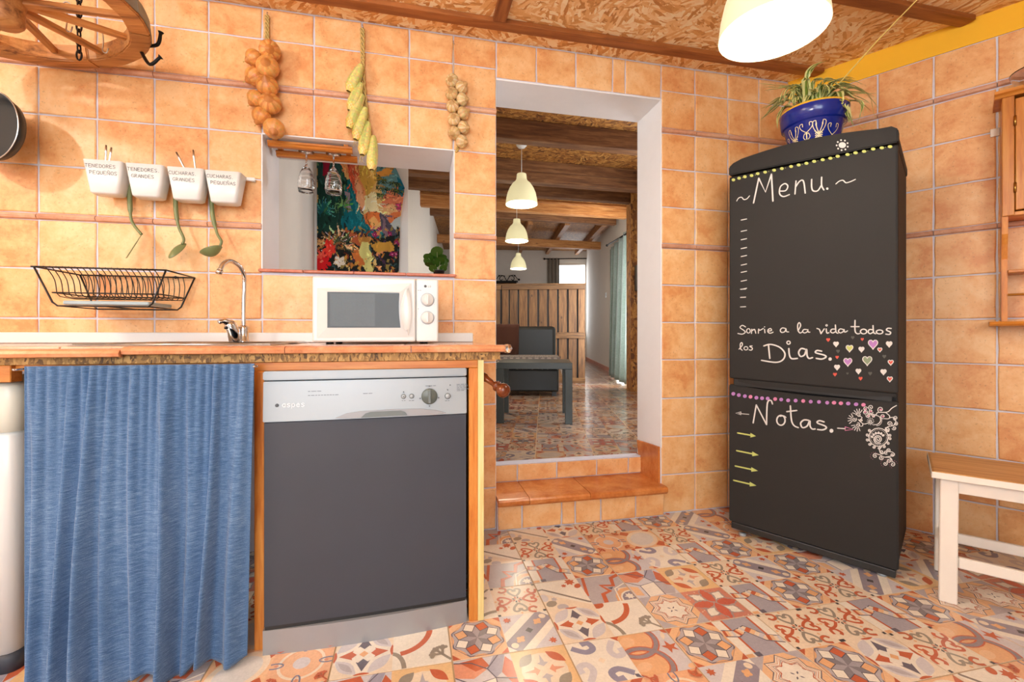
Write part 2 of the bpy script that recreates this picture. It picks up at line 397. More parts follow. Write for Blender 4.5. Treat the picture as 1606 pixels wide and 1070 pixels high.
# ---------------------------------------------------------------- room shell
TX=[-1.84+.2047*i for i in range(9)][:8]
TX=[-1.842,-1.637,-1.433,-1.236,-1.034,-.835,-.628,-.419,-.216,-.008,.195,.4]
TXR=[1.276,1.475,1.675,1.871,2.067]
CXW=2.067; CEIL=2.352
DX0,DX1,DZ=.4,1.276,2.163; WX0,WX1,WZ0,WZ1=-.628,.198,1.208,1.803
def structure(o,label,cat): o['kind']='structure'; o['label']=label; o['category']=cat; return o
mb=MB()
for a in ((-2.62,WX0,0,.25,0,2.75),(WX0,WX1,0,.28,0,WZ0),(WX0,WX1,0,.28,WZ1,2.75),(WX1,DX0,0,.25,0,2.75),(DX0,DX1,0,.25,DZ,2.75),(DX1,2.35,0,.25,0,2.75)): mb.box(*a)
wall_back=structure(mb.build('wall_back',M['plaster']),'terracotta tiled wall with white plastered pass-through and doorway','wall')
mb=MB(); g0=-.003
for a in ((-2.3,WX0-.006,g0,0,0,CEIL),(WX0-.006,WX1+.006,g0,0,0,WZ0-.004),(WX0-.006,WX1+.006,g0,0,WZ1+.006,CEIL),(WX1+.006,DX0-.005,g0,0,0,CEIL),(DX0-.005,DX1+.005,g0,0,DZ+.006,CEIL),(DX1+.005,CXW,g0,0,0,CEIL)): mb.box(*a)
mb.build('grout',M['grout'],wall_back,'bluish white grout')
rng=random.Random(3)
def tilemesh(w,h,seed=0,th=.008,g=.0035,bev=.004):
    r=random.Random(seed); w=w-2*g; h=h-2*g
    def ringpts(ins,j):
        P=[]
        for (ax,ay),(bx,by) in (((0,0),(w,0)),((w,0),(w,h)),((w,h),(0,h)),((0,h),(0,0))):
            L=max(abs(bx-ax),abs(by-ay)); n=3 if L>.1 else 2
            for k in range(n):
                t=k/n; x=ax+(bx-ax)*t; y=ay+(by-ay)*t
                P.append((x,y,k))
        return P
    base=ringpts(0,0); J=[(r.uniform(-.0014,.0014),r.uniform(-.0014,.0014)) for _ in base]
    vs=[];n=len(base)
    for ins,dep in ((0,.001),(0,th-.0025),(bev,th)):
        for (x,y,k),(jx,jy) in zip(base,J):
            X=min(max(x,ins),w-ins)+jx; Y=min(max(y,ins),h-ins)+jy
            vs.append((X+g,-dep,Y+g))
    fs=[(i,(i+1)%n,n+(i+1)%n,n+i) for i in range(n)]+[(n+i,n+(i+1)%n,2*n+(i+1)%n,2*n+i) for i in range(n)]+[tuple(range(2*n,3*n))]
    me=bpy.data.meshes.new('wall_tile'); me.from_pydata(vs,[],fs); me.update()
    return me
TCACHE={}
def put_tile(parent,x0,x1,z0,z1,mat='tile',name='wall_tile',off=0,th=.008):
    k=(round(x1-x0,3),round(z1-z0,3),mat,th,rng.randrange(4))
    if k not in TCACHE:
        me=tilemesh(x1-x0,z1-z0,k[4],th); me.materials.append(M[mat]); TCACHE[k]=me
    o=bpy.data.objects.new(name,TCACHE[k]); link(o,parent)
    o.location=(x0,off-rng.uniform(0,.0012),z0); o.rotation_euler=(rng.uniform(-.004,.004),0,rng.uniform(-.004,.004)); return o
def pencil(parent,x0,x1,z,name='pencil_tile'):
    k=('p',round(x1-x0,3))
    if k not in TCACHE:
        L=x1-x0; m=MB(); pr=[(-.012,-.001),(-.012,-.008),(-.008,-.017),(0,-.021),(.008,-.017),(.012,-.008),(.012,-.001)]
        vs=[(x,y,zz) for x in (.0015,L-.0015) for zz,y in pr]; n=len(pr)
        fs=[(i,i+1,n+i+1,n+i) for i in range(n-1)]+[tuple(range(n)),tuple(range(n,2*n))[::-1]]
        me=bpy.data.meshes.new('pencil_tile'); me.from_pydata(vs,[],fs); me.materials.append(M['pencil']); TCACHE[k]=me; m.bm.free()
    o=bpy.data.objects.new(name,TCACHE[k]); link(o,parent); o.location=(x0,0,z); o.rotation_euler=(0,rng.uniform(-.006,.006),0); return o
ROWS=[(.003,.201),(.201,.401),(.401,.602),(.602,.804),(.804,1.0),(1.0,1.196),(1.196,1.389),(1.413,1.604),(1.604,1.804),(1.804,1.993),(2.019,2.213),(2.213,2.347)]
PZ=[1.401,2.006]
RIM=.004
def rowfill(parent,xs,rows,skip=lambda a,b,c,d:None):
    for a,b in zip(xs,xs[1:]):
        for c,d in rows:
            r=skip(a,b,c,d)
            if r=='no': continue
            if r: a2,b2,c2,d2=r
            else: a2,b2,c2,d2=a,b,c,d
            put_tile(parent,a2,b2,c2,d2)
def skipL(a,b,c,d):
    if d<.85 and b<.3: return 'no'
    if a>=WX0-.01 and b<=WX1+.01:
        if c>WZ0 and d<=WZ1+.01: return 'no'
        if abs(c-1.196)<.01: return 'no'
    return None
rowfill(wall_back,TX,ROWS,skipL)
rowfill(wall_back,TXR,ROWS)
for a,b in zip([.4,.6,.805,1.003,1.073],[.6,.805,1.003,1.073,1.276]): put_tile(wall_back,a,b,DZ+.008,2.347)
for z in PZ:
    for a,b in list(zip(TX,TX[1:]))+list(zip(TXR,TXR[1:])):
        if z<1.8 and a>=WX0-.01 and b<=WX1+.01: continue
        pencil(wall_back,a,b,z)
# white plaster rims round the two openings
mb=MB()
def rim(mb,x0,x1,z0,z1,left=True,bottom=False):
    t=.012; y0,y1=-.0075,.0
    if left: mb.box(x0-t*.3,x0+.002,y0,.1,z0,z1+.004,bev=.001)
    mb.box(x1-.002,x1+t*.3,y0,.1,z0,z1+.004,bev=.001); mb.box(x0,x1,y0,.1,z1-.001,z1+t*.4,bev=.001)
rim(mb,DX0,DX1,.345,DZ,left=False); rim(mb,WX0,WX1,WZ0+.01,WZ1)
mb.build('plaster_edge',M['plaster'],wall_back,'white plaster edging')
# right wall in its own frame
wall_right=MB().box(-.02,5.3,0,.2,0,2.75).build('wall_right',M['plaster'])
structure(wall_right,'tiled wall on the right with an ochre painted band on top','wall')
WRA=R(-57.5); wall_right.location=(CXW,0,0); wall_right.rotation_euler=(0,0,WRA)
MB().box(0,5.2,g0,0,0,2.236).build('grout',M['grout'],wall_right,'grey blue grout')
MB().box(0,5.2,-.006,0,2.238,CEIL).build('painted_band',M['ochre'],wall_right,'bright ochre painted band')
XR=[0.0,.19,.395,.600,.803,1.01,1.215,1.42,1.625]
RR=[(.003,.186),(.186,.39),(.39,.602),(.602,.804),(.804,1.005),(1.005,1.203),(1.203,1.398),(1.422,1.62),(1.62,1.82),(1.82,2.012),(2.04,2.236)]
rowfill(wall_right,XR,RR)
for z in (1.410,2.026):
    for a,b in zip(XR,XR[1:]): pencil(wall_right,a,b,z)
# other kitchen walls (behind the camera), ceiling, floor
structure(boxo('wall_left',M['wallpaint'],None,-2.82,-2.62,-4.3,.25,0,2.75),'plain white wall left of the kitchen','wall')
mb=MB()
for a in ((-2.82,-1.5,-4.5,-4.3,0,2.75),(-1.5,.4,-4.5,-4.3,0,.7),(-1.5,.4,-4.5,-4.3,2.2,2.75),(.4,4.9,-4.5,-4.3,0,2.75)): mb.box(*a)
structure(mb.build('wall_front',M['wallpaint']),'white wall with a window behind the viewpoint','wall')
mb=MB()
for a in ((-1.5,.4,-4.42,-4.38,.7,.76),(-1.5,.4,-4.42,-4.38,2.14,2.2),(-1.5,-1.44,-4.42,-4.38,.76,2.14),(.34,.4,-4.42,-4.38,.76,2.14),(-.58,-.52,-4.42,-4.38,.76,2.14)): mb.box(*a,bev=.004)
w1=structure(mb.build('window_1',M['whitepaint']),'white framed window behind the viewpoint','window')
for a,b in ((-1.44,-.58),(-.52,.34)): boxo('pane',M['glass'],w1,a,b,-4.403,-4.398,.76,2.14)
structure(boxo('ceiling',M['osb'],None,-2.82,4.9,-4.5,0,CEIL,CEIL+.05),'strand board ceiling of the kitchen','ceiling')
# ceiling battens
def batten(x0,y0,x1,y1,wd=.058,th=.022):
    L=math.hypot(x1-x0,y1-y0); o=MB().box(0,L,-wd/2,wd/2,CEIL-th,CEIL,bev=.002).build('ceiling_batten',M['batten'],None)
    o.location=(x0,y0,0); o.rotation_euler=(0,0,math.atan2(y1-y0,x1-x0)); return o
g='ceiling battens'
tag(batten(-2.6,-.135,2.14,-.135),'brown ceiling batten running along the top of the tiled wall','batten',g)
tag(batten(.385,-.166,.385,-2.6),'short brown ceiling batten meeting the long one above the doorway','batten',g)
tag(batten(1.2,-.61,2.44,-.61),'brown ceiling batten above the fridge, ending at the ochre band','batten',g)
# ---------------------------------------------------------------- patchwork floor print
CR=(.95,.87,.77);CW=(.96,.92,.86);PE=(.95,.76,.59);TE=(.80,.42,.29);LV=(.75,.71,.72);LL=(.85,.82,.83);SL=(.45,.42,.46);TP=(.63,.58,.52);DK=(.34,.31,.31);OR=(.93,.71,.52);PK=(.90,.62,.50)
def rot(p,k,c=(.5,.5)):
    for _ in range(k%4): p=[(c[0]-(y-c[1]),c[1]+(x-c[0])) for x,y in p]
    return p
def ell(cx,cy,a,b,t=0,n=20,a0=0,a1=2*PI):
    m=n if a1-a0>6.2 else n+1
    return [(cx+a*math.cos(a0+(a1-a0)*k/n)*math.cos(t)-b*math.sin(a0+(a1-a0)*k/n)*math.sin(t),cy+a*math.cos(a0+(a1-a0)*k/n)*math.sin(t)+b*math.sin(a0+(a1-a0)*k/n)*math.cos(t)) for k in range(m)]
def lens(cx,cy,L,W,t,n=8):
    p=[(-L+2*L*k/n, W*math.sin(PI*k/n)) for k in range(n)]+[(L-2*L*k/n,-W*math.sin(PI*k/n)) for k in range(n)]
    return [(cx+x*math.cos(t)-y*math.sin(t),cy+x*math.sin(t)+y*math.cos(t)) for x,y in p]
def strokeq(pts,w,closed=False):
    out=[];N=len(pts); Ls=[];Rs=[]
    for i in range(N):
        a=pts[i-1] if (closed or i) else pts[0]; b=pts[(i+1)%N] if (closed or i<N-1) else pts[-1]
        dx,dy=b[0]-a[0],b[1]-a[1]; l=math.hypot(dx,dy) or 1; Ls.append((pts[i][0]-dy/l*w/2,pts[i][1]+dx/l*w/2)); Rs.append((pts[i][0]+dy/l*w/2,pts[i][1]-dx/l*w/2))
    for i in range(N if closed else N-1):
        j=(i+1)%N; out.append([Ls[i],Ls[j],Rs[j],Rs[i]])
    return out
class Pat:
    def __init__(s,bg): s.L=[([(0,0),(1,0),(1,1),(0,1)],bg,0)]; s.z=0
    def p(s,poly,c,same=False):
        if not same: s.z+=1
        s.L.append((poly,c,s.z)); return s
    def p4(s,poly,c,ks=(0,1,2,3)):
        s.z+=1
        for k in ks: s.L.append((rot(poly,k),c,s.z))
    def st(s,pts,w,c,closed=False,ks=(0,)):
        s.z+=1
        for k in ks:
            for q in strokeq(rot(pts,k),w,closed): s.L.append((q,c,s.z))
def petalsplat(P,cx,cy,r,c,seed):
    q=random.Random(seed); n=14
    P.p([(cx+r*(1 if k%2 else .55)*math.cos(2*PI*k/n)*q.uniform(.85,1.1),cy+r*(1 if k%2 else .55)*math.sin(2*PI*k/n)) for k in range(n)],c)
def coral(P,x,y,s,c,ang):
    def br(x,y,a,l,d):
        x2,y2=x+l*math.cos(a),y+l*math.sin(a); P.st([(x,y),(x2,y2)],.035*s/.3,c)
        if d:
            for da in (-.8,0,.8): br(x2,y2,a+da,l*.6,d-1)
        else: P.p(ell(x2,y2,.03*s/.3,.03*s/.3,0,6),c)
    br(x,y,ang,s*.5,2)
def f_lotus():
    P=Pat(CR); P.p(ell(.5,.5,.5,.5,0,28),CW); P.p4(lens(.22,.78,.27,.115,PI/4),LL); P.p4(lens(.22,.78,.19,.06,PI/4),LV,(1,3))
    P.p([(.5,.58),(.58,.5),(.5,.42),(.42,.5)],OR)
    ar=[(.5,.62),(.58,.7),(.62,.68),(.5,.92),(.38,.68),(.42,.7)]
    P.p4(ar,SL,(0,2)); P.p4(ar,TE,(1,3)); P.p4(lens(.5,.985,.14,.035,0),TE); return P
def f_ring():
    P=Pat(CW); P.st([(.05+.62*math.cos(a),.98-.62*math.sin(a)) for a in [PI/2*k/12 for k in range(1,12)]],.11,TE)
    P.st([(-.05+.25*math.cos(a),-.02+.42*math.sin(a)) for a in [PI/2*k/9 for k in range(10)]],.08,TP); P.p(ell(.05,.97,.16,.13,0,12),TE)
    coral(P,1.0,.05,.42,TP,2.3); return P
def f_cubes():
    P=Pat(PE); P.p4([(0,0),(.14,0),(0,.14)],TE); o=[(.5+.5*math.cos(PI/8+k*PI/4),.5+.5*math.sin(PI/8+k*PI/4)) for k in range(8)]; P.p(o,LV); P.st(o,.03,(.50,.46,.50),True)
    P.z+=1
    for k in range(8):
        a=k*PI/4; c0=(.5,.5); l=(.5+.19*math.cos(a-PI/8),.5+.19*math.sin(a-PI/8)); r=(.5+.19*math.cos(a+PI/8),.5+.19*math.sin(a+PI/8)); t=(l[0]+r[0]-.5,l[1]+r[1]-.5)
        P.p([c0,l,t,r],(TP if k%2 else SL) if 0 else ((.56,.53,.55) if k%2 else (.68,.65,.67)),True)
    for k in range(8):
        a=k*PI/4+PI/8; q=(.5+.19*math.cos(a),.5+.19*math.sin(a)); t1=(.5+.35*math.cos(a-PI/8),.5+.35*math.sin(a-PI/8)); t2=(.5+.35*math.cos(a+PI/8),.5+.35*math.sin(a+PI/8)); e=(t1[0]+t2[0]-q[0],t1[1]+t2[1]-q[1])
        cc=[CW,TE,CW,OR,CW,TE,CW,OR][k]; P.p([q,t1,e,t2],cc,True); P.st([q,t1,e,t2],.018,(.38,.35,.38),True)
    P.z+=1
    for k in range(8):
        P.L.append(([(.5+.44*math.cos(k*PI/4-.1),.5+.44*math.sin(k*PI/4-.1)),(.5+.49*math.cos(k*PI/4-.28),.5+.49*math.sin(k*PI/4-.28)),(.5+.49*math.cos(k*PI/4+.28),.5+.49*math.sin(k*PI/4+.28)),(.5+.44*math.cos(k*PI/4+.1),.5+.44*math.sin(k*PI/4+.1))],OR,P.z))
    return P
def f_diag():
    P=Pat(CW); P.p([(0,0),(.55,0),(0,.0)],CR); P.p([(0,1),(0,.48),(.52,1)],LL); P.p([(1,0),(.48,0),(1,.52)],LL)
    P.p([(-.05,.2),(.2,-.05),(1.05,.8),(.8,1.05)],(.62,.58,.62)); P.p([(.5,.42),(.58,.5),(.5,.58),(.42,.5)],DK)
    P.p(ell(.14,.14,.07,.07),CR); P.p(ell(.86,.86,.07,.07),CR)
    for c in ((.28,.28),(.72,.72)): P.p(ell(c[0],c[1],.11,.05,PI/4,8),OR); P.p(ell(c[0],c[1],.09,.05,-PI/4,8),OR)
    petalsplat(P,.14,.86,.09,TE,2); petalsplat(P,.86,.14,.09,TE,3); return P
def f_hearts():
    P=Pat(CR); h=cr([(.5,.62),(.40,.73),(.36,.85),(.42,.90),(.48,.86),(.47,.80)],3); h=[(v.x,v.y) for v in h]; h2=[(1-x,y) for x,y in h]
    for k in range(4):
        c=TE if k%2 else TP; P.st(h,.055,c,ks=(k,)); P.st(h2,.055,c,ks=(k,))
    cu=[(v.x,v.y) for v in cr([(.02,.80),(.06,.68),(.16,.68),(.20,.78),(.14,.84)],3)]; cu2=[(y,x) for x,y in cu]
    P.st([(x,1-y+.0) for x,y in cu],.06,TE,ks=(0,2)); P.st([(x,1-y) for x,y in cu],.06,TP,ks=(1,3)); P.st([(1-y,1-x) for x,y in cu][::-1],.05,TE,ks=(0,1,2,3))
    P.z+=1
    for k in range(8):
        a=k*PI/4+PI/8; P.L.append((lens(.5+.075*math.cos(a),.5+.075*math.sin(a),.045,.022,a,2),DK if k%2 else TE,P.z))
    P.p4([(.5,.93),(.53,.965),(.5,1),(.47,.965)],OR); P.p4([(0,0),(.06,0),(.06,.06),(0,.06)],DK); P.p4([(.27,.24),(.3,.27),(.27,.3),(.24,.27)],OR); return P
def f_stripe():
    P=Pat(CW); P.p([(0,0),(1,0),(0,.62)],CR); P.st([(0,.72),(.1,.74),(.95,.12),(1,.1)],.055,(.55,.50,.46)); P.p(ell(.15,.2,.13,.1,.5,9),TP); P.p(ell(.35,.05,.12,.1),LV); P.p(ell(.05,.42,.09,.13),LL)
    petalsplat(P,.8,.9,.14,TE,5); petalsplat(P,.62,.78,.07,TE,6); P.p(ell(.93,.72,.1,.07,.8),TE); petalsplat(P,.25,.34,.08,LV,8); return P
def f_zig():
    P=Pat(LV); P.p([(.55,0),(1,0),(1,.45),(.78,.45)],CR); P.p(ell(.98,.02,.42,.42,0,16),OR); P.p(ell(.98,.02,.31,.31,0,16),CW); P.p(ell(.98,.02,.27,.27,0,16),(.60,.56,.60)); petalsplat(P,.9,.12,.12,CW,4)
    P.st([(.30,-.02),(.36,.30),(.56,.38),(.44,.62),(.72,.56),(.80,.86),(1.02,.96)],.10,TE); P.st([(0,.3),(.15,1.0)],.07,TE); P.p([(.62,.42),(.7,.52),(.55,.5)],SL); P.st([(.62,0),(.7,.44),(1,.6)],.03,CW); return P
def f_cube3d():
    P=Pat(LL); P.p([(0,.62),(.3,.55),(.55,.72),(.3,.9),(0,.95)],PK); P.p([(.28,.0),(.66,.05),(.66,.5),(.28,.42)],CW); P.p([(.66,.05),(.9,.0),(1,.2),(.92,.5),(.66,.5)],LV); P.p([(.78,.6),(.9,.95),(1,.8),(1,.3),(.9,.35)],TE); P.p([(.1,.95),(.35,.7),(.6,.78),(.5,1)],TE); P.p([(.02,.1),(.2,.05),(.2,.38),(.02,.45)],PE)
    P.p([(.55,.72),(.66,.5),(.78,.6),(.9,1),(.7,1)],(.68,.66,.72))
    for q in ([(.28,0),(.28,.42),(.66,.5),(.66,0)],[(.28,.42),(0,.62)],[(.66,.5),(.55,.72),(.3,.9)],[(.55,.72),(.78,1)],[(.66,.5),(1,.42)],[(.0,.95),(.3,.9)]): P.st(q,.022,SL)
    return P
def f_petal():
    P=Pat((.94,.78,.58)); P.p(ell(.5,.5,.4,.4,0,20),CR); 
    P.p4(lens(.23,.77,.21,.09,PI/4),TE,(1,3)); P.p4(lens(.23,.77,.19,.10,PI/4),TP,(0,2)); P.p4([(.5,.58),(.60,.66),(.54,.68),(.5,.86),(.46,.68),(.40,.66)],LV,(0,2)); P.p4([(.5,.58),(.60,.66),(.54,.68),(.5,.86),(.46,.68),(.40,.66)],PK,(1,3)); return P
def f_scurl():
    P=Pat(CW); q=[(v.x,v.y) for v in cr([(.08,.88),(.30,.74),(.46,.80),(.42,.95),(.28,.94)],4)]
    P.st(q,.12,(.60,.58,.66),ks=(0,2)); P.st(q,.12,LL,ks=(1,3)); P.p([(.5,.57),(.57,.5),(.5,.43),(.43,.5)],CR); P.p4([(0,0),(.12,0),(0,.12)],TE,(0,2)); P.p4([(.0,.0),(.09,.03),(.1,.1),(.03,.09)],SL,(1,)); return P
def f_rings():
    P=Pat(LL); P.p(ell(.28,.80,.40,.34,.5,22),OR); P.p(ell(.24,.26,.40,.34,-.3,22),OR); P.p(ell(.14,.82,.16,.12,.4,10),PE); P.p(ell(.14,.2,.16,.10,.3,10),PE)
    for e_ in (ell(.24,.26,.42,.36,-.3,26),ell(.28,.80,.42,.36,.5,26)): P.st(e_,.13,TE,True)
    for e_ in (ell(.24,.26,.42,.36,-.3,26),ell(.28,.80,.42,.36,.5,26)): P.st(e_,.08,(.60,.54,.56),True)
    P.p([(.80,.40),(.86,.50),(.97,.44),(.92,.54),(1.0,.62),(.88,.60),(.83,.72),(.80,.60),(.70,.60),(.78,.52)],TE); P.p(lens(.88,.85,.12,.04,1.2),CR); P.p(ell(1,1,.10,.10),TE); P.p(ell(1,.05,.12,.07),PE); return P
def f_bandzig():
    P=Pat(CW); P.p([(.22,0),(.78,0),(.78,1),(.22,1)],(.70,.67,.70)); P.st([(.22,0),(.22,1)],.045,TE); P.st([(.80,0),(.80,1)],.045,TE)
    z=[(0,.66),(.25,.60),(.5,.70),(.72,.40),(1,.30)]; P.st(z,.20,SL); P.st(z,.15,CR)
    for a in range(4):
        A=z[a];B=z[a+1]; m=lambda t:(A[0]+(B[0]-A[0])*t,A[1]+(B[1]-A[1])*t)
        P.st([m(.05),m(.28)],.15,TE); P.st([m(.28),m(.5)],.15,PE); P.st([m(.7),m(.9)],.15,LL)
    P.p4([(0,0),(.14,0),(.14,.08),(0,.08)],OR,(0,)); P.p([(.18,0),(.3,0),(.3,.1),(.18,.1)],SL); return P
def f_starlat():
    P=Pat(PE); P.p4([(0,0),(.3,0),(0,.3)],LV)
    def star(ro,ri): return [(.5+(ro if k%2==0 else ri)*math.cos(k*PI/8),.5+(ro if k%2==0 else ri)*math.sin(k*PI/8)) for k in range(16)]
    P.p(star(.48,.36),CR); P.st(star(.48,.36),.02,SL,True); P.st(star(.40,.29),.05,TE,True); P.st(star(.40,.29),.03,CW,True); P.p(star(.35,.25),CW); P.st(star(.35,.24),.014,SL,True)
    for k in range(4): P.p(lens(.5+.07*math.cos(k*PI/2+PI/4),.5+.07*math.sin(k*PI/2+PI/4),.04,.015,k*PI/2+PI/4,3),SL)
    for k in range(8): 
        a=k*PI/4; c=(.5+.31*math.cos(a),.5+.31*math.sin(a)); P.st([(.5+.24*math.cos(a-.5),.5+.24*math.sin(a-.5)),c,(.5+.24*math.cos(a+.5),.5+.24*math.sin(a+.5))],.013,TE)
    return P
def f_redpetal():
    P=Pat((.84,.55,.47)); q=random.Random(1)
    for k in range(60): P.p(ell(q.random(),q.random(),.02,.012,q.random()*3,5),TE if k%2 else CR,same=k>0)
    def wob(L,W,t,c,s):
        p=lens(.5+.25*math.cos(t),.5+.25*math.sin(t),L,W,t,14); qq=random.Random(s); P.p([(x+qq.uniform(-.014,.014),y+qq.uniform(-.014,.014)) for x,y in p],c)
    for k in range(4): wob(.30,.17,k*PI/2+PI/4,(.68,.60,.58),k); wob(.26,.13,k*PI/2+PI/4,CW,k+9)
    for k in range(4): wob(.31,.15,k*PI/2,(.70,.62,.6),k+20); wob(.27,.11,k*PI/2,(.82,.42,.34),k+30)
    return P
def f_oval():
    P=Pat((.94,.72,.56)); P.st(ell(.5,.5,.36,.36,0,26),.05,CR,True); P.p(ell(.5,.5,.30,.30,0,22),(.95,.74,.58)); P.p(ell(.5,.5,.14,.14,0,16),LL)
    for k in range(4): P.st(rot(ell(.5,.93,.06,.14,0,14),k),.028,(.52,.52,.60),True); P.p(rot(ell(.5,.9,.03,.04,0,6),k),PK)
    for k in range(4): coral(P,.0 if k in(0,3) else 1.,.0 if k<2 else 1.,.24,TE,PI/4+k*PI/2)
    return P
def f_lens():
    P=Pat(PE); P.p([(0,.0),(.2,0),(.42,.2),(.28,.3)],TE); P.p([(1,1),(.8,1),(.58,.8),(.72,.7)],TE); P.p([(0,.85),(.2,.7),(.3,.9),(.1,1)],TE); P.p([(.7,.1),(.9,0),(1,.2),(.9,.3)],TE); P.p(ell(.5,.5,.52,.40,PI/4,26),CR); P.p(ell(.5,.5,.40,.30,PI/4,24),LL if 0 else (.88,.86,.84)); return P
PATS={'lo':f_lotus(),'ri':f_ring(),'cu':f_cubes(),'di':f_diag(),'he':f_hearts(),'st':f_stripe(),'zi':f_zig(),'c3':f_cube3d(),'pe':f_petal(),'sc':f_scurl(),'rg':f_rings(),'bz':f_bandzig(),'sl':f_starlat(),'rp':f_redpetal(),'ov':f_oval(),'le':f_lens()}
def pieces(P,k,mir):
    out=[]
    for poly,c,z in P.L:
        q=clip(rot(poly,k),(0,0,1,1))
        if mir: q=[(1-x,y) for x,y in q][::-1]
        if len(q)>2: out.append((q,c,z))
    return out
NEAR={0:{-5:'ov',-4:'lo',-3:'ri',-2:'cu',-1:'di',0:'lo',1:'ri',2:'sl',3:'rp',4:'bz',5:'cu',6:'he',7:'di'},
 -1:{-7:'rg',-6:'le',-5:'ov',-4:'c3',-3:'pe',-2:'c3',-1:'pe',0:'sc',1:'rg',2:'cu',3:'bz',4:'he',5:'he',6:'bz',7:'cu'},
 1:{-1:'he',0:'st',1:'zi',2:'c3',3:'pe',4:'he',5:'di',6:'cu',7:'c3'},
 2:{-1:'zi',0:'bz',1:'cu',2:'rg',3:'sc',4:'bz',5:'cu',6:'pe',7:'di'},
 3:{-1:'st',0:'he',1:'di',2:'ov',3:'le',4:'he',5:'di',6:'ov',7:'st'},
 4:{-1:'zi',0:'st',1:'lo',2:'he',3:'bz',4:'cu',5:'di',6:'rg'},
 -2:{-6:'ri',-5:'zi',0:'le',1:'ov',2:'di',3:'sl',4:'cu',5:'lo',6:'he',7:'rg'}}
fr_rng=random.Random(11); KEYS=list(PATS)
PX,PY,FX0,FY0=.167,.1725,.449,-.855
def cellfaces(x0,y0,px,py,key,k,mir,vs,fs,cs,pad=.0):
    for q,c,z in pieces(PATS[key],k,mir):
        b=len(vs); vs+= [(x0+x*px,y0+y*py,.00007*z+.0002) for x,y in q]; fs.append(tuple(range(b,b+len(q)))); cs.append(lin(c))
def bigtile(parent,x0,y0,px,py,keys,name='floor_tile',cutp=None,z=0,mat='print',mul=None):
    gp=.0022; vs=[];fs=[];cs=[]
    w,h=2*px-2*gp,2*py-2*gp
    for n,(key,k,mir) in enumerate(keys): cellfaces(gp+(n%2)*w/2,gp+(n//2)*h/2,w/2,h/2,key,k,mir,vs,fs,cs)
    b=len(vs); vs+=[(gp-.0,gp-.0,0.0002),(gp+w,gp,0.0002),(gp+w,gp+h,0.0002),(gp,gp+h,0.0002),(gp,gp,-.004),(gp+w,gp,-.004),(gp+w,gp+h,-.004),(gp,gp+h,-.004)]
    for i in range(4): fs.append((b+i,b+(i+1)%4,b+4+(i+1)%4,b+4+i)[::-1]); cs.append(lin(CR))
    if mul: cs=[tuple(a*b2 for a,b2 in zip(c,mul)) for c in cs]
    o=colmesh(name,[(a,b_,c) for a,b_,c in vs],fs,cs,M[mat],parent)
    o.location=(x0,y0,z)
    if cutp is not None:
        bm=bmesh.new(); bm.from_mesh(o.data); co,no=cutp; bmesh.ops.bisect_plane(bm,geom=bm.verts[:]+bm.edges[:]+bm.faces[:],plane_co=Vector(co)-Vector((x0,y0,0)),plane_no=no,clear_outer=True); bm.to_mesh(o.data); bm.free()
    return o
mb=MB(); mb.prism([(-2.62,0),(CXW,0),(CXW+5.0*math.cos(WRA),5.0*math.sin(WRA)),(CXW+5.0*math.cos(WRA),-4.3),(-2.62,-4.3)],-.06,-.0015,'xy')
floor=structure(mb.build('floor',M['floorgrout']),'patchwork patterned tile floor of the kitchen','floor')
FIX={('di'):(0,True)}
WN=(math.sin(-WRA),math.cos(WRA)); 
for I in range(-7,8):
    for J in range(-4,3):
        x0=FX0+I*2*PX; y0=FY0+J*2*PY
        keys=[]
        for n in range(4):
            i=2*I+n%2; j=2*J+n//2
            key=NEAR.get(j,{}).get(i)
            kk=key or fr_rng.choice(KEYS)
            mir=False; k=0
            if not key: k=fr_rng.randrange(4); mir=fr_rng.random()<.5
            if key=='di' and j in (1,3): mir=True
            if key in('ov','lo','cu','sl','he'): k=0
            keys.append((kk,k,mir))
        # right wall side test
        cor=[(x0,y0),(x0+2*PX,y0),(x0,y0+2*PY),(x0+2*PX,y0+2*PY)]
        dd=[(x-CXW)*WN[0]+y*WN[1] for x,y in cor]
        if min(dd)>-.01: continue
        if y0>=-.01 or x0>2.9: continue
        cut=None
        if max(dd)>0: cut=((CXW,0,0),(WN[0],WN[1],0))
        o=bigtile(floor,x0,y0,PX,PY,keys,cutp=cut)
        if y0+2*PY>0:
            bm=bmesh.new(); bm.from_mesh(o.data); bmesh.ops.bisect_plane(bm,geom=bm.verts[:]+bm.edges[:]+bm.faces[:],plane_co=(0,-y0,0),plane_no=(0,1,0),clear_outer=True); bm.to_mesh(o.data); bm.free()
# ---------------------------------------------------------------- doorway steps
S1,S2=.158,.254
step=structure(boxo('trim_1',M['grout'],None,DX0,DX1-.001,-.03,.199,0,S1-.022),'tiled doorstep up to the dining room','step')
for a,b in ((.4,.52),(.52,.72),(.72,.79),(.79,.925),(.925,1.115),(1.115,1.276)): put_tile(step,a,b,.003,S1-.03,name='riser_tile',off=-.030)
for i,(a,b) in enumerate(((.4,.552),(.552,.86),(.86,1.283))):
    m=MB(); pr=[(.198,S1-.022),(.198,S1),(-.045,S1-.001),(-.058,S1-.004),(-.064,S1-.012),(-.063,S1-.026),(-.052,S1-.038),(-.03,S1-.040),(-.03,S1-.022)]
    m.prism([(y,z) for y,z in pr],a+.0015,b-.0015,'yz'); m.build('tread_tile',M['tile_dark'],step)
boxo('riser_board',M['grout'],step,DX0,DX1-.001,.197,.2495,S1-.02,S2-.004)
for a,b in ((.4,.55),(.55,.77),(.77,1.0),(1.0,1.19),(1.19,1.276)): put_tile(step,a,b,S1+.001,S2-.004,name='riser_tile',off=.197)
o=MB().prism([(.0,S1),(.20,S1),(.235,S2+.08),(.003,S2+.095)],DX1-.012,DX1-.002,'yz').build('skirting_tile',M['tile_dark'],step)
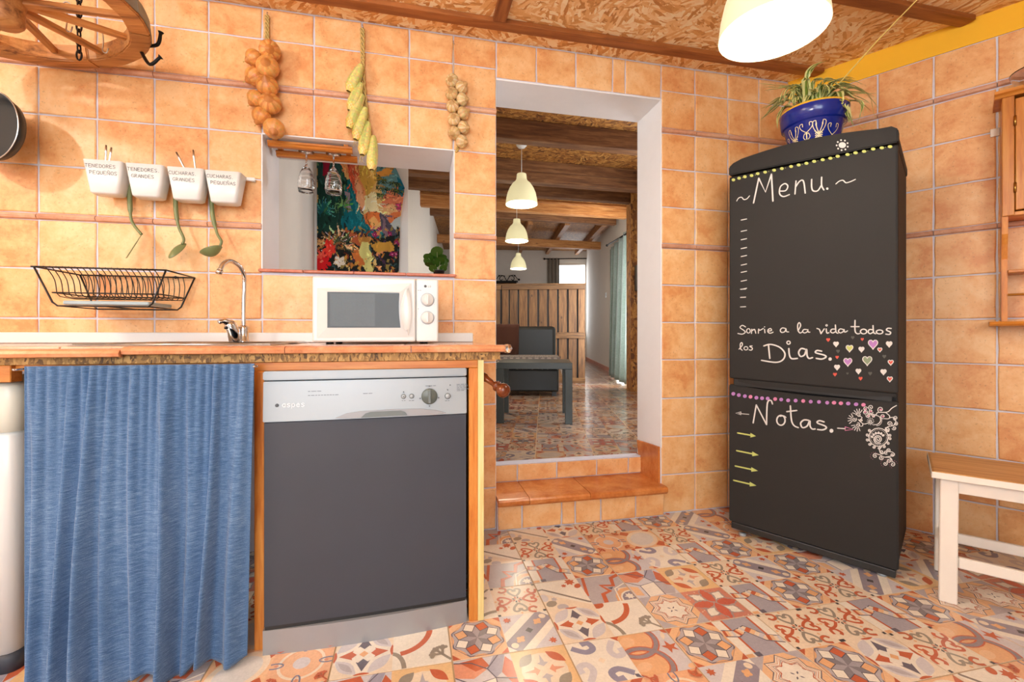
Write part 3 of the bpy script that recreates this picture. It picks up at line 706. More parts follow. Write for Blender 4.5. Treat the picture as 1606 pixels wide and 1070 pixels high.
boxo('step_edge',M['grout'],step,DX0,DX1-.012,.192,.2485,S2-.006,S2,label='white grout edge')
# ---------------------------------------------------------------- pass-through sill
sill=structure(boxo('trim_2',M['grout'],None,WX0-.006,WX1+.004,-.001,.28,WZ0-.012,WZ0-.001),'thin terracotta sill of the pass-through','sill')
sx=[WX0-.012,-.46,-.25,-.02,WX1+.01]
for a,b in zip(sx,sx[1:]): boxo('sill_tile',M['sill'],sill,a,b-.001,-.022,.28,WZ0-.002,WZ0+.011,bev=.003)
# ---------------------------------------------------------------- counter
WT=.90; CF=-.705
run=thing('counter_frame','varnished pine frame under the tiled worktop, around the dishwasher','counter',(0,CF+.02,0))
y0,y1=0,.045
boxo('rail',M['pine'],run,-.452,.213,y0,y1,.826,.852,bev=.002)
m=MB(); m.box(-1.62,-.452,y0+.012,y1+.012,.835,.852,bev=.002); m.build('rail',M['pine'],run)
boxo('rail',M['pine'],run,-1.62,-1.04,y0-.004,y1-.01,.806,.852,bev=.002)
boxo('post',M['pinez'],run,-.452,-.424,y0,y1,.0,.826,bev=.002)
boxo('post',M['pinez'],run,.184,.213,y0,y1,.0,.826,bev=.002)
boxo('edge_strip',M['pinepale'],run,.213,.2325,y0-.002,.03,.0,.852,bev=.001,label='pale unvarnished pine edge strip')
boxo('end_panel',M['pinez'],run,.214,.231,.03,.66,.0,.852)
boxo('post',M['pinez'],run,-1.05,-1.0,.30,.35,.0,.835,bev=.002)
boxo('substrate',M['chip'],run,-1.62,.286,-.006,.683,.852,.877,bev=.001,label='raw chipboard edge under the worktop tiles')
wk=thing('worktop','continuous worktop of glossy pinkish terracotta tiles','worktop',(0,0,0))
boxo('bed',M['grout'],wk,-1.62,.284,CF,-.006,.8775,.893)
xs=[-1.62,-1.4,-1.17,-.94,-.71,-.48,-.25,-.02,.16,.289]
for a,b in zip(xs,xs[1:]):
    for c,d in ((CF+.03,-.36),(-.36,-.012)):
        if a<-.5 and b>-.95 and False: continue
        boxo('worktop_tile',M['worktile'],wk,a+.001,b-.001,c+.001,d-.001,.8935,.9,bev=.002)
xs=[-1.62,-1.2,-.772,-.36,.0,.30]
for i,(a,b) in enumerate(zip(xs,xs[1:])):
    dz=-.006 if i<2 else 0
    m=MB(); pr=[(CF+.03,.901),(CF+.0,.900),(CF-.012,.896),(CF-.017,.889),(CF-.014,.880),(CF-.006,.8775),(CF+.003,.8775),(CF+.003,.893),(CF+.03,.893)]
    m.prism([(y-(.006 if i<2 else 0),z+dz) for y,z in pr],a+.001,b-.001,'yz'); m.build('nosing_tile',M['nose'],wk)
cg=MB(); cg.lathe([(0,-.016),(.010,-.013),(.017,0),(.010,.013),(0,.016)],16,(0,0,0)); cgo=cg.build('corner_guard',M['glass']); cgo.location=(.306,CF-.006,.889)
tag(cgo,'small clear plastic corner guard on the right end of the worktop','corner guard')
us=boxo('upstand',M['white'],None,-1.62,.285,-.024,-.009,.9015,.944,bev=.003); tag(us,'white plastic upstand strip along the back of the worktop','upstand')
# turned towel knob on the end panel
kn=MB(); kn.lathe([(.014,0),(.014,.01),(.010,.02),(.009,.05),(.013,.062),(.017,.066),(.017,.072),(.011,.076),(.019,.083),(.024,.095),(.022,.108),(.012,.117),(0,.12)],20,axis='x')
ko=kn.build('turned_peg',M['knobwood']); ko.location=(.2335,CF+.045,.795); ko.rotation_euler=(0,R(24),R(-52)); tag(ko,'turned reddish wooden peg on the right side of the counter','peg')
# ---------------------------------------------------------------- dishwasher
dw=thing('dishwasher','freestanding dishwasher with silver panel and slate grey door','dishwasher',(-.421,-.712,0),R(2.6))
W_=.598
boxo('body',M['dark'],dw,.006,W_-.006,.03,.56,.03,.80)
for x in (.04,.55):
    for y in (.06,.5): MB().lathe([(.018,0),(.018,.01),(.009,.012),(.009,.03)],12,(x,y,0)).build('foot',M['dark'],dw)
def curvebox(x0,x1,z0,z1,yb,bulge,n=14,top=0):
    m=MB(); vs=[];fs=[]
    for i in range(n+1):
        t=i/n; x=x0+(x1-x0)*t; y=-bulge*4*t*(1-t); vs+=[(x,y,z0),(x,y+top,z1),(x,yb,z1),(x,yb,z0)]
    for i in range(n):
        a=4*i;b=a+4; fs+=[(a,b,b+1,a+1),(a+1,b+1,b+2,a+2),(a+2,b+2,b+3,a+3),(a+3,b+3,b,a)]
    fs+=[(0,1,2,3),(4*n+3,4*n+2,4*n+1,4*n)]
    m.mesh(vs,fs); return m
curvebox(0,W_,.800,.826,.55,.004).build('lid',M['silver'],dw,bevel=.003)
pan=curvebox(0,W_,.678,.796,.03,.008,top=.006).build('control_panel',M['silver'],dw,bevel=.002)
curvebox(.004,W_-.002,.083,.676,.03,.006).build('door',M['slate'],dw,'matt slate grey door front')
curvebox(.0,W_,.0,.072,.04,.016).build('plinth',M['kick'],dw,'scuffed silver plinth')
bx=curvebox(.006,W_-.006,.072,.083,.03,.004); bx.build('seal',M['dark'],dw)
def yp(x,z=.73): t=x/W_; return -.008*4*t*(1-t)+.006*(z-.678)/.118
# handle recess
m=MB(); m.prism([(x,z) for x,z in [(.20,.684),(.23,.696),(.27,.701),(.36,.703),(.45,.701),(.50,.694),(.53,.684),(.50,.6815),(.23,.6815)]],-.013,.0,'xz'); m.build('handle_trim',M['kick'],pan,'satin trim above the grip')
m=MB(); m.prism([(.272,.682),(.285,.694),(.30,.699),(.39,.699),(.402,.694),(.41,.684)],-.0165,.0,'xz'); m.build('handle',M['grey'],pan,'grey recessed grip')
def knobat(par,x,z,r,d,mat,name,y=None,ridge=None):
    m=MB(); m.lathe([(r,0),(r,d*.7),(r*.88,d),(0,d)],28,axis='y')
    o=m.build(name,mat,par); o.location=(x,(yp(x,z) if y is None else y),z)
    if ridge:
        m=MB(); m.box(-r*.17,r*.17,-d-.008,-d+.002,-r*.85,r*.85,bev=.002); m.build('grip',ridge,o)
    return o
knobat(pan,.478,.7385,.025,.008,M['dial'],'dial',ridge=M['grey'])
for x,z,r in ((.398,.741,.0075),(.423,.741,.0075),(.536,.737,.0095)):
    m=MB(); m.lathe([(r,0),(r,.003),(r*.8,.003)],20,axis='y'); o=m.build('button_ring',M['dial'],pan); o.location=(x,yp(x,z),z)
    knobat(pan,x,z,r*.82,.006,M['silver'],'button')
m=MB()
def tinyprint(m,x,z,n,l,h=.0016,y=None):
    q=random.Random(int(x*1000+z*7000)); xx=x
    for i in range(n):
        w_=l*q.uniform(.5,1.2); m.box(xx,xx+w_,(yp(xx,z) if y is None else y)-.0004,(yp(xx,z) if y is None else y)+.003,z,z+h); xx+=w_+.0025
for x,z,n,l in ((.122,.764,3,.012),(.122,.752,10,.008),(.278,.753,2,.014),(.393,.727,2,.005),(.415,.726,2,.006),(.528,.721,2,.007),(.466,.7705,3,.010),(.566,.772,3,.012),(.566,.767,4,.008),(.566,.762,3,.010),(.566,.757,3,.012),(.566,.752,2,.012)): tinyprint(m,x,z,n,l)
for x,z in ((.398,.755),(.536,.757),(.478,.771),(.507,.733),(.478,.708),(.449,.733),(.544,.772),(.398,.741)): m.box(x-.0015,x+.0015,yp(x,z)-.0065,yp(x,z)+.002,z-.0015,z+.0015)
m.build('printed_marks',M['inkgrey'],pan)['kind']='stuff'
# ---------------------------------------------------------------- lettering
F={'A':[[(0,0),(.5,1),(1,0)],[(.2,.38),(.8,.38)]],'C':[[(1,.85),(.6,1),(.15,.8),(0,.4),(.3,.02),(1,.12)]],'D':[[(.1,1),(.1,0)],[(.1,1),(.7,.9),(1,.5),(.7,.08),(.1,0)]],'E':[[(1,1),(.1,1),(.05,.5),(.1,0),(1,0)],[(.05,.52),(.8,.52)]],'G':[[(1,.85),(.5,1),(.05,.7),(.05,.25),(.5,0),(.95,.15),(.95,.45),(.55,.45)]],'H':[[(.1,1),(.1,0)],[(.9,1),(.9,0)],[(.1,.5),(.9,.5)]],'N':[[(0,0),(.05,1),(.9,0),(.95,1)]],'O':[[(.5,1),(.1,.8),(0,.4),(.3,0),(.8,.1),(1,.5),(.8,.9),(.45,1)]],'P':[[(.15,1),(.1,0)],[(.0,.95),(.6,1),(.95,.75),(.6,.5),(.12,.48)]],'Q':[[(.5,1),(.1,.8),(0,.4),(.3,0),(.8,.1),(1,.5),(.8,.9),(.45,1)],[(.6,.3),(1,-.1)]],'R':[[(.1,1),(.1,0)],[(.1,1),(.7,.95),(.8,.65),(.1,.5)],[(.35,.5),(.95,0)]],'S':[[(.95,.85),(.5,1),(.1,.8),(.4,.52),(.9,.3),(.6,0),(.05,.1)]],'T':[[(0,1),(1,1)],[(.5,1),(.45,0)]],'U':[[(.05,1),(.1,.2),(.5,0),(.9,.25),(.95,1)]],'.':[[(.2,0),(.3,.06)]],'L':[[(.1,1),(.05,0),(.9,0)]],'a':[[(.9,.72),(.9,0)],[(.88,.5),(.5,.72),(.08,.36),(.5,0),(.88,.2)]],'s':[[(.92,.62),(.5,.74),(.12,.54),(.5,.37),(.9,.2),(.5,-.02),(.08,.1)]],'p':[[(.1,.65),(.1,-.3)],[(.1,.5),(.6,.7),(.9,.35),(.6,0),(.1,.12)]],'e':[[(.1,.38),(.9,.4),(.6,.7),(.15,.5),(.2,.1),(.6,0),(.9,.12)]]}
F['Ñ']=F['N']+[[(.2,1.15),(.4,1.28),(.6,1.15),(.8,1.28)]]
def ribbon(mb,pts,w_,y=0,cap=True):
    # flat ribbon in the x-z plane at depth y
    for q in strokeq([(p[0],p[1]) for p in pts],w_):
        mb.mesh([(a,y,b) for a,b in q],[(0,1,2,3)])
    if cap:
        for p in (pts[0],pts[-1]): mb.mesh([(p[0]+w_/2*math.cos(k*PI/4),y,p[1]+w_/2*math.sin(k*PI/4)) for k in range(8)],[tuple(range(8))])
def word(mb,txt,x,z,w_,h,adv,st,y=0,fy=None,slope=0):
    q=random.Random(len(txt)*7)
    for i,ch in enumerate(txt):
        if ch!=' ':
            for s_ in F[ch]:
                pts=[(x+px*w_,z+pz*h) for px,pz in s_]
                if len(pts)>2: pts=[(v.x,v.y) for v in cr(pts,4)]
                if fy is not None: ribbon(mb,pts,st,fy(x))
                else: ribbon(mb,pts,st,y)
        x+=adv*(1+q.uniform(-.06,.06)); z+=slope*adv
m=MB(); word(m,'aspes',.052,.721,.0095,.014,.0125,.0019,fy=lambda x:yp(x+.01,.722)-.0012)
m.build('maker_lettering',M['inkwhite'],pan)
m=MB(); m.lathe([(.005,0),(.005,.002),(0,.002)],14,(.038,yp(.038,.728),.7265),axis='y'); m.build('maker_badge',M['inkgrey'],pan)
# ---------------------------------------------------------------- curtain under the counter
def drape(name,mat,x0,x1,zt,zb,prof,nx=160,nz=50,parent=None,edge=None,hem=None):
    vs=[];fs=[]
    for j in range(nz+1):
        v=j/nz
        for i in range(nx+1):
            u=i/nx; a,b=(edge(v) if edge else (0,0)); x=x0+a+(x1+b-x0-a)*u
            zz=zt+(zb+(hem(u) if hem else 0)-zt)*v
            vs.append((x,prof(u,v),zz))
    for j in range(nz):
        for i in range(nx):
            a=j*(nx+1)+i; fs.append((a,a+1,a+nx+2,a+nx+1))
    me=bpy.data.meshes.new(name); me.from_pydata(vs,[],fs); me.polygons.foreach_set('use_smooth',[True]*len(fs)); me.materials.append(mat)
    o=bpy.data.objects.new(name,me); link(o,parent)
    s=o.modifiers.new('s','SOLIDIFY'); s.thickness=.0025; return o
folds=[(.03,.6,.025),(.165,.8,.022),(.27,1.3,.030),(.36,.4,.03),(.47,.5,.035),(.60,1.2,.032),(.70,.4,.03),(.80,1.1,.022),(.93,.5,.04)]
def cprof(u,v):
    y=0
    for c,a,w_ in folds:
        d=1.25*(u-c-.02*math.sin(v*3+c*9))/w_; e=d*1.9 if d<0 else d*.75
        y-=a*.046*math.exp(-e*e)*(v**.6)
    y+=.006*math.sin(u*31+1.2*math.sin(u*9))*(v**.7)
    y-=.012*v*math.sin(PI*min(1,u*1.15))
    y+=.0030*math.sin(u*150+math.sin(u*23))*(1-v)**2.2
    return -.735+y
XA=onY(38,573,-.735).x; XB=onY(400,571,-.735).x; XA2=onY(34,900,-.745).x; XB2=onY(386,1030,-.745).x
cu=drape('sink_curtain',M['denim'],XA,XB,.851,.006,cprof,240,70,edge=lambda v:((XA2-XA)*v**.8,(XB2-XB)*v**.9),hem=lambda u:.008*math.sin(u*25)+.026*math.exp(-((u-.77)/.06)**2)+.014*math.exp(-((u-.5)/.05)**2)+.02*math.exp(-((u-1)/.1)**2)-.02*(u<.05))
tag(cu,'gathered blue woven curtain hanging from the worktop edge over the sink cupboard','curtain')
m=MB(); m.tube([(-.985,-.728,.844),(-.430,-.728,.844)],.0025,8); 
for x in (-.985,-.430): m.lathe([(.003,0),(.003,.03)],8,(x,-.73,.844),axis='y'); m.ball((x,-.735,.844),.004,8)
m.build('curtain_wire',M['chrome'],None); tag(bpy.data.objects['curtain_wire'],'thin curtain wire with small eye hooks threaded through the blue curtain','curtain wire')
# ---------------------------------------------------------------- bin
bn=thing('waste_bin','tall cream white plastic bin at the left edge, beside the blue curtain','bin',(-1.235,-.47,0))
def rbox(x0,x1,y0,y1,z0,z1,r,taper=0):
    m=MB(); 
    def ring(z,t,rr):
        P=[]
        for cx,cy,a0 in ((x1-rr-t,y1-rr-t,0),(x0+rr+t,y1-rr-t,PI/2),(x0+rr+t,y0+rr+t,PI),(x1-rr-t,y0+rr+t,1.5*PI)):
            for k in range(5): P.append((cx+rr*math.cos(a0+k*PI/8),cy+rr*math.sin(a0+k*PI/8),z))
        return P
    L=[ring(z0,taper,r),ring(z1-.012,0,r),ring(z1-.003,.004,r),ring(z1,.014,r)]; n=len(L[0]); vs=sum(L,[])
    fs=[(k*n+i,k*n+(i+1)%n,(k+1)*n+(i+1)%n,(k+1)*n+i) for k in range(len(L)-1) for i in range(n)]+[tuple(range(n))[::-1],tuple(range((len(L)-1)*n,len(L)*n))]
    m.mesh(vs,fs,True); return m
rbox(-.17,.17,-.17,.17,.0,.05,.03).build('base',M['slate'],bn,'dark grey base')
rbox(-.167,.167,-.167,.167,.05,.665,.03,.004).build('body',M['white'],bn)
rbox(-.172,.172,-.172,.172,.665,.802,.03).build('lid',M['cream'],bn,'cream lid')
# ---------------------------------------------------------------- sink and tap
sk=thing('sink','inset stainless steel sink with drainer, behind the blue curtain edge','sink',(0,0,WT))
m=MB(); m.box(-.97,-.43,-.60,-.07,0,.0035,bev=.0015); m.build('rim',M['steel'],sk)
m=MB(); m.tube([(-.96,-.59,.004),(-.44,-.59,.004),(-.44,-.08,.004),(-.96,-.08,.004)],.0035,8,closed=True); m.build('rolled_edge',M['steel'],sk)
m=MB()
for i in range(7): m.box(-.92,-.74,-.52+i*.06,-.512+i*.06,.003,.006,bev=.001)
m.build('drainer_ridges',M['steel'],sk)
m=MB(); m.lathe([(.17,.0045),(.165,.0065),(.158,.0045)],40,(-.585,-.30,0)); m.build('bowl_edge',M['steel'],sk)
m=MB(); m.lathe([(.156,.004),(0,.0042)],40,(-.585,-.30,0)); m.build('bowl',M['kick'],sk)
tx,ty=-.665,-.115
tp=thing('kitchen_tap','chrome swan-neck mixer tap at the back of the sink','tap',(tx,ty,WT+.0035))
m=MB(); m.lathe([(.024,0),(.024,.006),(.019,.01),(.017,.05),(.019,.062),(.012,.07)],20,(.0,0,0)); m.build('base',M['chrome'],tp)
sp=cr([(.0,.0,.06),(.0,.0,.15),(.003,0,.24),(.004,-.01,.275),(-.004,-.038,.305),(-.022,-.075,.318),(-.036,-.105,.302),(-.043,-.118,.276)],8)
m=MB(); m.tube(sp,.0085,14); m.tube([sp[-1],sp[-1]+Vector((-.003,-.005,-.014))],.0115,14); m.build('spout',M['chrome'],tp)
m=MB(); m.tube([(-.022,-.028,.0),(-.026,-.034,.045),(-.034,-.044,.072),(-.038,-.05,.085)],[.021,.0225,.022,.014],18); m.tube(cr([(-.036,-.05,.078),(-.052,-.07,.084),(-.062,-.082,.078)],4),[.012]*4+[.009]*4+[.006],12)
o=m.build('mixer_body',M['chrome'],tp); m=MB(); m.ball((-.043,-.064,.058),.006,10); m.build('mark',M['dark'],o)
# ---------------------------------------------------------------- microwave
mw=thing('microwave','white countertop microwave with two dials, below the pass-through','microwave',(-.343,-.43,WT))
mwW,mwH=.443,.243
boxo('casing',M['micro'],mw,.004,mwW-.004,.02,.33,.012,mwH-.002,bev=.006)
for x in (.05,mwW-.05):
    for y in (.06,.28): MB().lathe([(.014,0),(.012,.012)],12,(x,y,0)).build('foot',M['dark'],mw)
dr=boxo('door',M['micro'],mw,0,.360,-.0,.02,.008,mwH,bev=.007)
MB().box(.362,mwW,0,.02,.008,mwH,bev=.006).build('control_panel',M['micro'],mw)
# door relief: window bezel (stepped inwards), window, handle scoop
m=MB(); 
vs=[(.016,-.0005,.20),(.345,-.0005,.226),(.352,-.0005,.025),(.016,-.0005,.022),(.052,-.006,.187),(.302,-.006,.190),(.306,-.006,.060),(.052,-.006,.059)]
m.mesh(vs,[(0,1,5,4),(1,2,6,5),(2,3,7,6),(3,0,4,7)]); m.build('door_bezel',M['micro'],dr)
m=MB(); pr=[(.052,.059)]+[(.3005-.004*math.sin(PI*k/8)*1.0+.0045*(1-k/8),.060+.127*k/8) for k in range(9)]+[(.052,.187)]
m.prism(pr,-.0066,.002,'xz'); wn=m.build('window',M['ovenglass'],dr,'dark meshed window')
m=MB()
for k in range(34): x=.062+k*.0045; m.box(x,x+.0007,-.0069,-.0064,.066,.182)
for k in range(26): z=.067+k*.0045; m.box(.062,.216,-.0069,-.0064,z,z+.0007)
m.build('window_mesh',M['grey'],wn)['kind']='stuff'
m=MB(); cv=[(.300+.018*(1-math.sin(PI*k/14)),.05+.15*k/14) for k in range(15)]; cv2=[(.345-.012*math.cos(PI*(k/14-.5))*-1-.012,.03+.18*k/14) for k in range(15)]
vs=[];
for (a,b),(c,d) in zip(cv,cv2): vs+=[(a+.004,-.0065,b),(a+.012,-.013,b),(c,-.006,d)]
fs=[]
for k in range(14):
    for j in range(2): a=3*k+j; fs.append((a,a+1,a+4,a+3))
m.mesh(vs,fs,True); m.build('door_handle',M['micro'],dr,'moulded white pull')
cp=bpy.data.objects['control_panel.001'] if 'control_panel.001' in bpy.data.objects else mw
for z in (.165,.098):
    m=MB(); m.lathe([(.0255,0),(.0255,.0012),(.0235,.0012)],30,axis='y'); o=m.build('dial_ring',M['silver'],cp); o.location=(.403,0,z)
    knobat(cp,.403,z,.0225,.009,M['micro'],'dial',y=0,ridge=M['micro'])
m=MB(); m.lathe([(.005,0),(.005,.0007),(0,.0007)],16,(.395,0,.2155),axis='y'); m.build('maker_badge',M['inkgrey'],cp)
m=MB(); word(m,'LG',.405,.2125,.0045,.006,.0065,.0010,y=-.0006); tinyprint(m,.367,.199,2,.006,.0016,0); tinyprint(m,.367,.13,1,.006,.0016,0)
for a in range(9):
    for z in (.165,.098):
        t=a*PI/4+.2; m.box(.403+.030*math.cos(t)-.0006,.403+.030*math.cos(t)+.0006,-.0005,.001,z+.030*math.sin(t)-.0006,z+.030*math.sin(t)+.0006)
m.build('printed_marks',M['inkgrey'],cp)['kind']='stuff'
# ---------------------------------------------------------------- cutlery cups on a rail
rl=thing('hanging_rail','white rail screwed to the tiles carrying four plastic cups','rail',(0,0,0))
boxo('bar',M['white'],rl,-1.215,-.648,-.034,-.024,1.588,1.604,bev=.003)
for x in (-1.19,-.66): boxo('bracket',M['white'],rl,x-.008,x+.008,-.03,-.006,1.590,1.602,bev=.001)
cups=[]
labs=[('TENEDORES','PEQUEÑOS','white tapered cup lettered TENEDORES PEQUEÑOS, leftmost on the rail'),('TENEDORES.','GRANDES','white tapered cup lettered TENEDORES GRANDES'),('CUCHARAS.','GRANDES','white tapered cup lettered CUCHARAS GRANDES'),('CUCHARAS.','PEQUEÑAS','white tapered cup lettered CUCHARAS PEQUEÑAS, rightmost on the rail')]
cx=[-1.155,-1.016,-.875,-.742]
w1,w2,d1,d2,hc=.0665,.048,.040,.032,.125
def cupmesh():
    m=MB(); vs=[]; n=0
    def ring(hw,hd,z,r=.012):
        P=[]
        for sx_,sy_,a0 in ((1,1,0),(-1,1,PI/2),(-1,-1,PI),(1,-1,1.5*PI)):
            for k in range(4): P.append((sx_*(hw-r)+r*math.cos(a0+k*PI/6),sy_*(hd-r)+r*math.sin(a0+k*PI/6),z))
        return P
    L=[ring(w2-.006,d2-.006,0),ring(w2,d2,.005),ring(w1,d1,hc),ring(w1-.003,d1-.003,hc),ring(w2-.004,d2-.004,.008)]
    n=len(L[0]); vs=sum(L,[]); fs=[(k*n+i,k*n+(i+1)%n,(k+1)*n+(i+1)%n,(k+1)*n+i) for k in range(4) for i in range(n)]+[tuple(range(n))[::-1],tuple(range(4*n,5*n))]
    m.mesh(vs,fs,True); m.box(-.02,.02,d1-.004,d1+.006,hc-.03,hc+.003,bev=.001); return m
for i,(l1,l2,lab) in enumerate(labs):
    c=thing('cutlery_cup',lab,'cup',(cx[i],-.079-.0,1.479-.003*i),0,'cutlery cups on the white rail'); c.rotation_euler=(R(0),0,0)
    b=cupmesh().build('body',M['white'],c)
    m=MB(); sl=math.atan2(d1-d2,hc-.005)
    word(m,l1,-.056,.095,.0085,.0125,.0115,.0012,y=0); word(m,l2,-.043,.070,.0085,.0125,.0115,.0012,y=0)
    for v in m.bm.verts: v.co.y=-(d2+(d1-d2)*(v.co.z-.005)/(hc-.005))-.0014
    m.build('marker_lettering',M['ink'],b)
def handle(x,y,z,dx,dz,lab,cat='cutlery',wd=.006):
    m=MB(); L=.14; p0=Vector((x-dx*.6,y,z-.09)); p1=Vector((x+dx*1.3,y,z+dz+.028))
    d=(p1-p0); m.tube([p0,p0+d*.5,p0+d*.85,p1],[.0025,.003,wd*.75,wd*.5],8)
    for v in m.bm.verts: v.co.y=y+(v.co.y-y)*.35
    o=m.build('spoon' if 'spoon' in lab else 'fork',M['steel'],None); tag(o,lab,cat,'cutlery standing in the cups'); return o
handle(-1.170,-.075,1.60,.003,.05,'steel fork handle in the leftmost cup, more upright')
handle(-1.160,-.082,1.60,.012,.04,'steel fork handle in the leftmost cup, leaning right')
handle(-.868,-.08,1.59,-.042,.052,'steel spoon handle leaning left out of the third cup')
handle(-.848,-.082,1.59,-.010,.065,'steel spoon handle upright in the third cup')
# ---------------------------------------------------------------- hanging utensils (olive green nylon)
def utensil(name,lab,x,pts,build):
    t=thing(name,lab,'kitchen utensil',(0,0,0),0,'olive green utensils hanging under the cups')
    P=cr(pts,6); m=MB(); n=len(P); m.tube(P,[.0085 if i<n*.40 else .0055 for i in range(n)],10)
    for v in m.bm.verts: pass
    m.build('handle',M['olive'],t); m=MB(); m.tube(cr([(P[0].x,P[0].y,P[0].z-.002),(P[0].x+.001,P[0].y+.003,P[0].z+.018),(P[0].x,-.03,P[0].z+.024),(P[0].x,-.02,P[0].z+.012)],4),.0022,6); m.build('hook',M['blackmetal'],t)
    build(t,P); return t
def U(px,py,y): v=onY(px,py,y); return (v.x,y,v.z)
def slotted(t,P):
    e=P[-1]; m=MB(); f=Vector((0,0,0))
    a=Vector(U(222,368,-.055)); b=Vector(U(198,405,-.115)); d=(b-a); side=Vector((-.50,.86,.10)).normalized()*.034
    n=(d.cross(side)).normalized()*.0012
    def quad(s0,s1,t0,t1):
        c=[a+d*t0+side*s0,a+d*t0+side*s1,a+d*t1+side*s1,a+d*t1+side*s0]; vs=[p+n for p in c]+[p-n for p in c]
        m.mesh(vs,[(0,1,2,3),(7,6,5,4),(0,4,5,1),(1,5,6,2),(2,6,7,3),(3,7,4,0)])
    quad(-.6,.6,0,.28); quad(-1,1,.28,.36); quad(-1,1,.93,1)
    for s in (-1,-.56,-.12,.32,.76): quad(s,s+.24,.36,.93)
    m.build('slotted_blade',M['olive'],t)
def bowl(c,axis_,w_,l_,depth):
    def f(t,P):
        m=MB(); A=Vector(axis_[0]).normalized(); B=Vector(axis_[1]).normalized(); N=A.cross(B).normalized(); vs=[];fs=[];nr=7;nk=20
        for s in (1,0):
            for i in range(nr):
                r=i/(nr-1)
                for k in range(nk):
                    th=2*PI*k/nk; vs.append(Vector(c)+A*l_*r*math.cos(th)+B*w_*r*math.sin(th)+N*(depth*(r*r-1)+s*.0015))
        for s in (0,1):
            o=s*nr*nk
            for i in range(nr-1):
                for k in range(nk): fs.append((o+i*nk+k,o+i*nk+(k+1)%nk,o+(i+1)*nk+(k+1)%nk,o+(i+1)*nk+k))
        for k in range(nk): a=(nr-1)*nk+k; b=(nr-1)*nk+(k+1)%nk; fs.append((a,b,b+nr*nk,a+nr*nk))
        m.mesh(vs,fs,True); m.build('bowl',M['olive'],t)
    return f
utensil('slotted_spatula','olive green slotted spatula, leftmost of the three hanging utensils',0,[U(203,285,-.045),U(204,325,-.05),U(207,348,-.052),U(222,368,-.056)],slotted)
c1=U(278,393,-.07); utensil('serving_spoon','olive green serving spoon hanging between the spatula and the ladle',0,[U(275,300,-.045),U(276,330,-.048),U(280,355,-.05),U(288,374,-.056),U(286,383,-.06)],bowl(c1,((.35,.75,.9),(.9,-.45,-.0)),.024,.050,.014))
c2=U(331,392,-.075); utensil('soup_ladle','olive green ladle, rightmost of the three hanging utensils',0,[U(332,305,-.045),U(333,335,-.048),U(340,365,-.05),U(347,378,-.056),U(345,386,-.06)],bowl(c2,((.9,-.35,.35),(.35,.93,.0)),.034,.046,.028))
# ---------------------------------------------------------------- wall mounted dish rack
dk=thing('dish_rack','black wire dish rack mounted on the tiles, with a grey drip tray','dish rack',(0,0,0))
X0,X1,YF,YB=-1.284,-.880,-.25,-.022; ZT=1.172
def loop(m,pts,r,closed=True): m.tube(pts,r,6,closed=closed)
m=MB(); loop(m,[(X0,YF,ZT),(X1,YF,ZT),(X1,YB,ZT),(X0,YB,ZT)],.0032)
m.tube([(X0-.008,YF,ZT),(X0+.01,YF,ZT)],.0032,6)
m.build('top_frame',M['blackmetal'],dk)
m=MB(); xa,xb=X0+.035,X1-.03; zm=1.085; loop(m,[(xa,YF+.03,zm),(xb,YF+.03,zm),(xb,YB-.02,zm),(xa,YB-.02,zm)],.0026); m.build('middle_frame',M['blackmetal'],dk)
zb=1.037
for yy in (YF,YB):
    m=MB(); m.tube([(X0,yy,ZT),(X0+.048,yy+(.01 if yy==YF else -.005),zb+.012),(X0+.062,yy+(.012 if yy==YF else -.005),zb),(X1-.062,yy+(.012 if yy==YF else -.005),zb),(X1-.048,yy+(.01 if yy==YF else -.005),zb+.012),(X1,yy,ZT)],.0032,6); m.build('side_frame',M['blackmetal'],dk)
m=MB(); 
for x in (X0+.06,(X0+X1)/2,X1-.06): MB().tube([(x,YF+.012,zb),(x,YB-.005,zb)],.0026,6).build('bottom_rail',M['blackmetal'],dk)
for i in range(19):
    x=X0+.035+(X1-X0-.07)*i/18; m=MB(); p=cr([(x-.008,YF,ZT+.003),(x-.003,YF+.012,ZT-.006),(x+.008,YF+.028,zm+.045),(x+.010,YF+.035,zm-.002)],3)+cr([(x+.010,YF+.05,zm-.012),(x+.012,-.135,zm-.016),(x+.010,YB-.05,zm-.012)],3)+cr([(x+.010,YB-.035,zm-.002),(x+.008,YB-.022,zm+.045),(x-.003,YB-.01,ZT-.006),(x-.008,YB,ZT+.003)],3)
    m.tube(p,.0016,5); m.build('plate_wire',M['blackmetal'],dk)
MB().box(X0+.065,X1-.07,YF+.03,YB-.03,zb+.006,zb+.02,bev=.003).build('drip_tray',plain('grey_blue_tray',(.66,.72,.74),.3),dk,'grey blue drip tray')
for x in (X0+.07,X1-.07): MB().lathe([(.003,0),(.003,.018),(.006,.018),(.006,.021)],10,(x,-.004,ZT),axis='y').build('screw_hook',M['blackmetal'],dk)
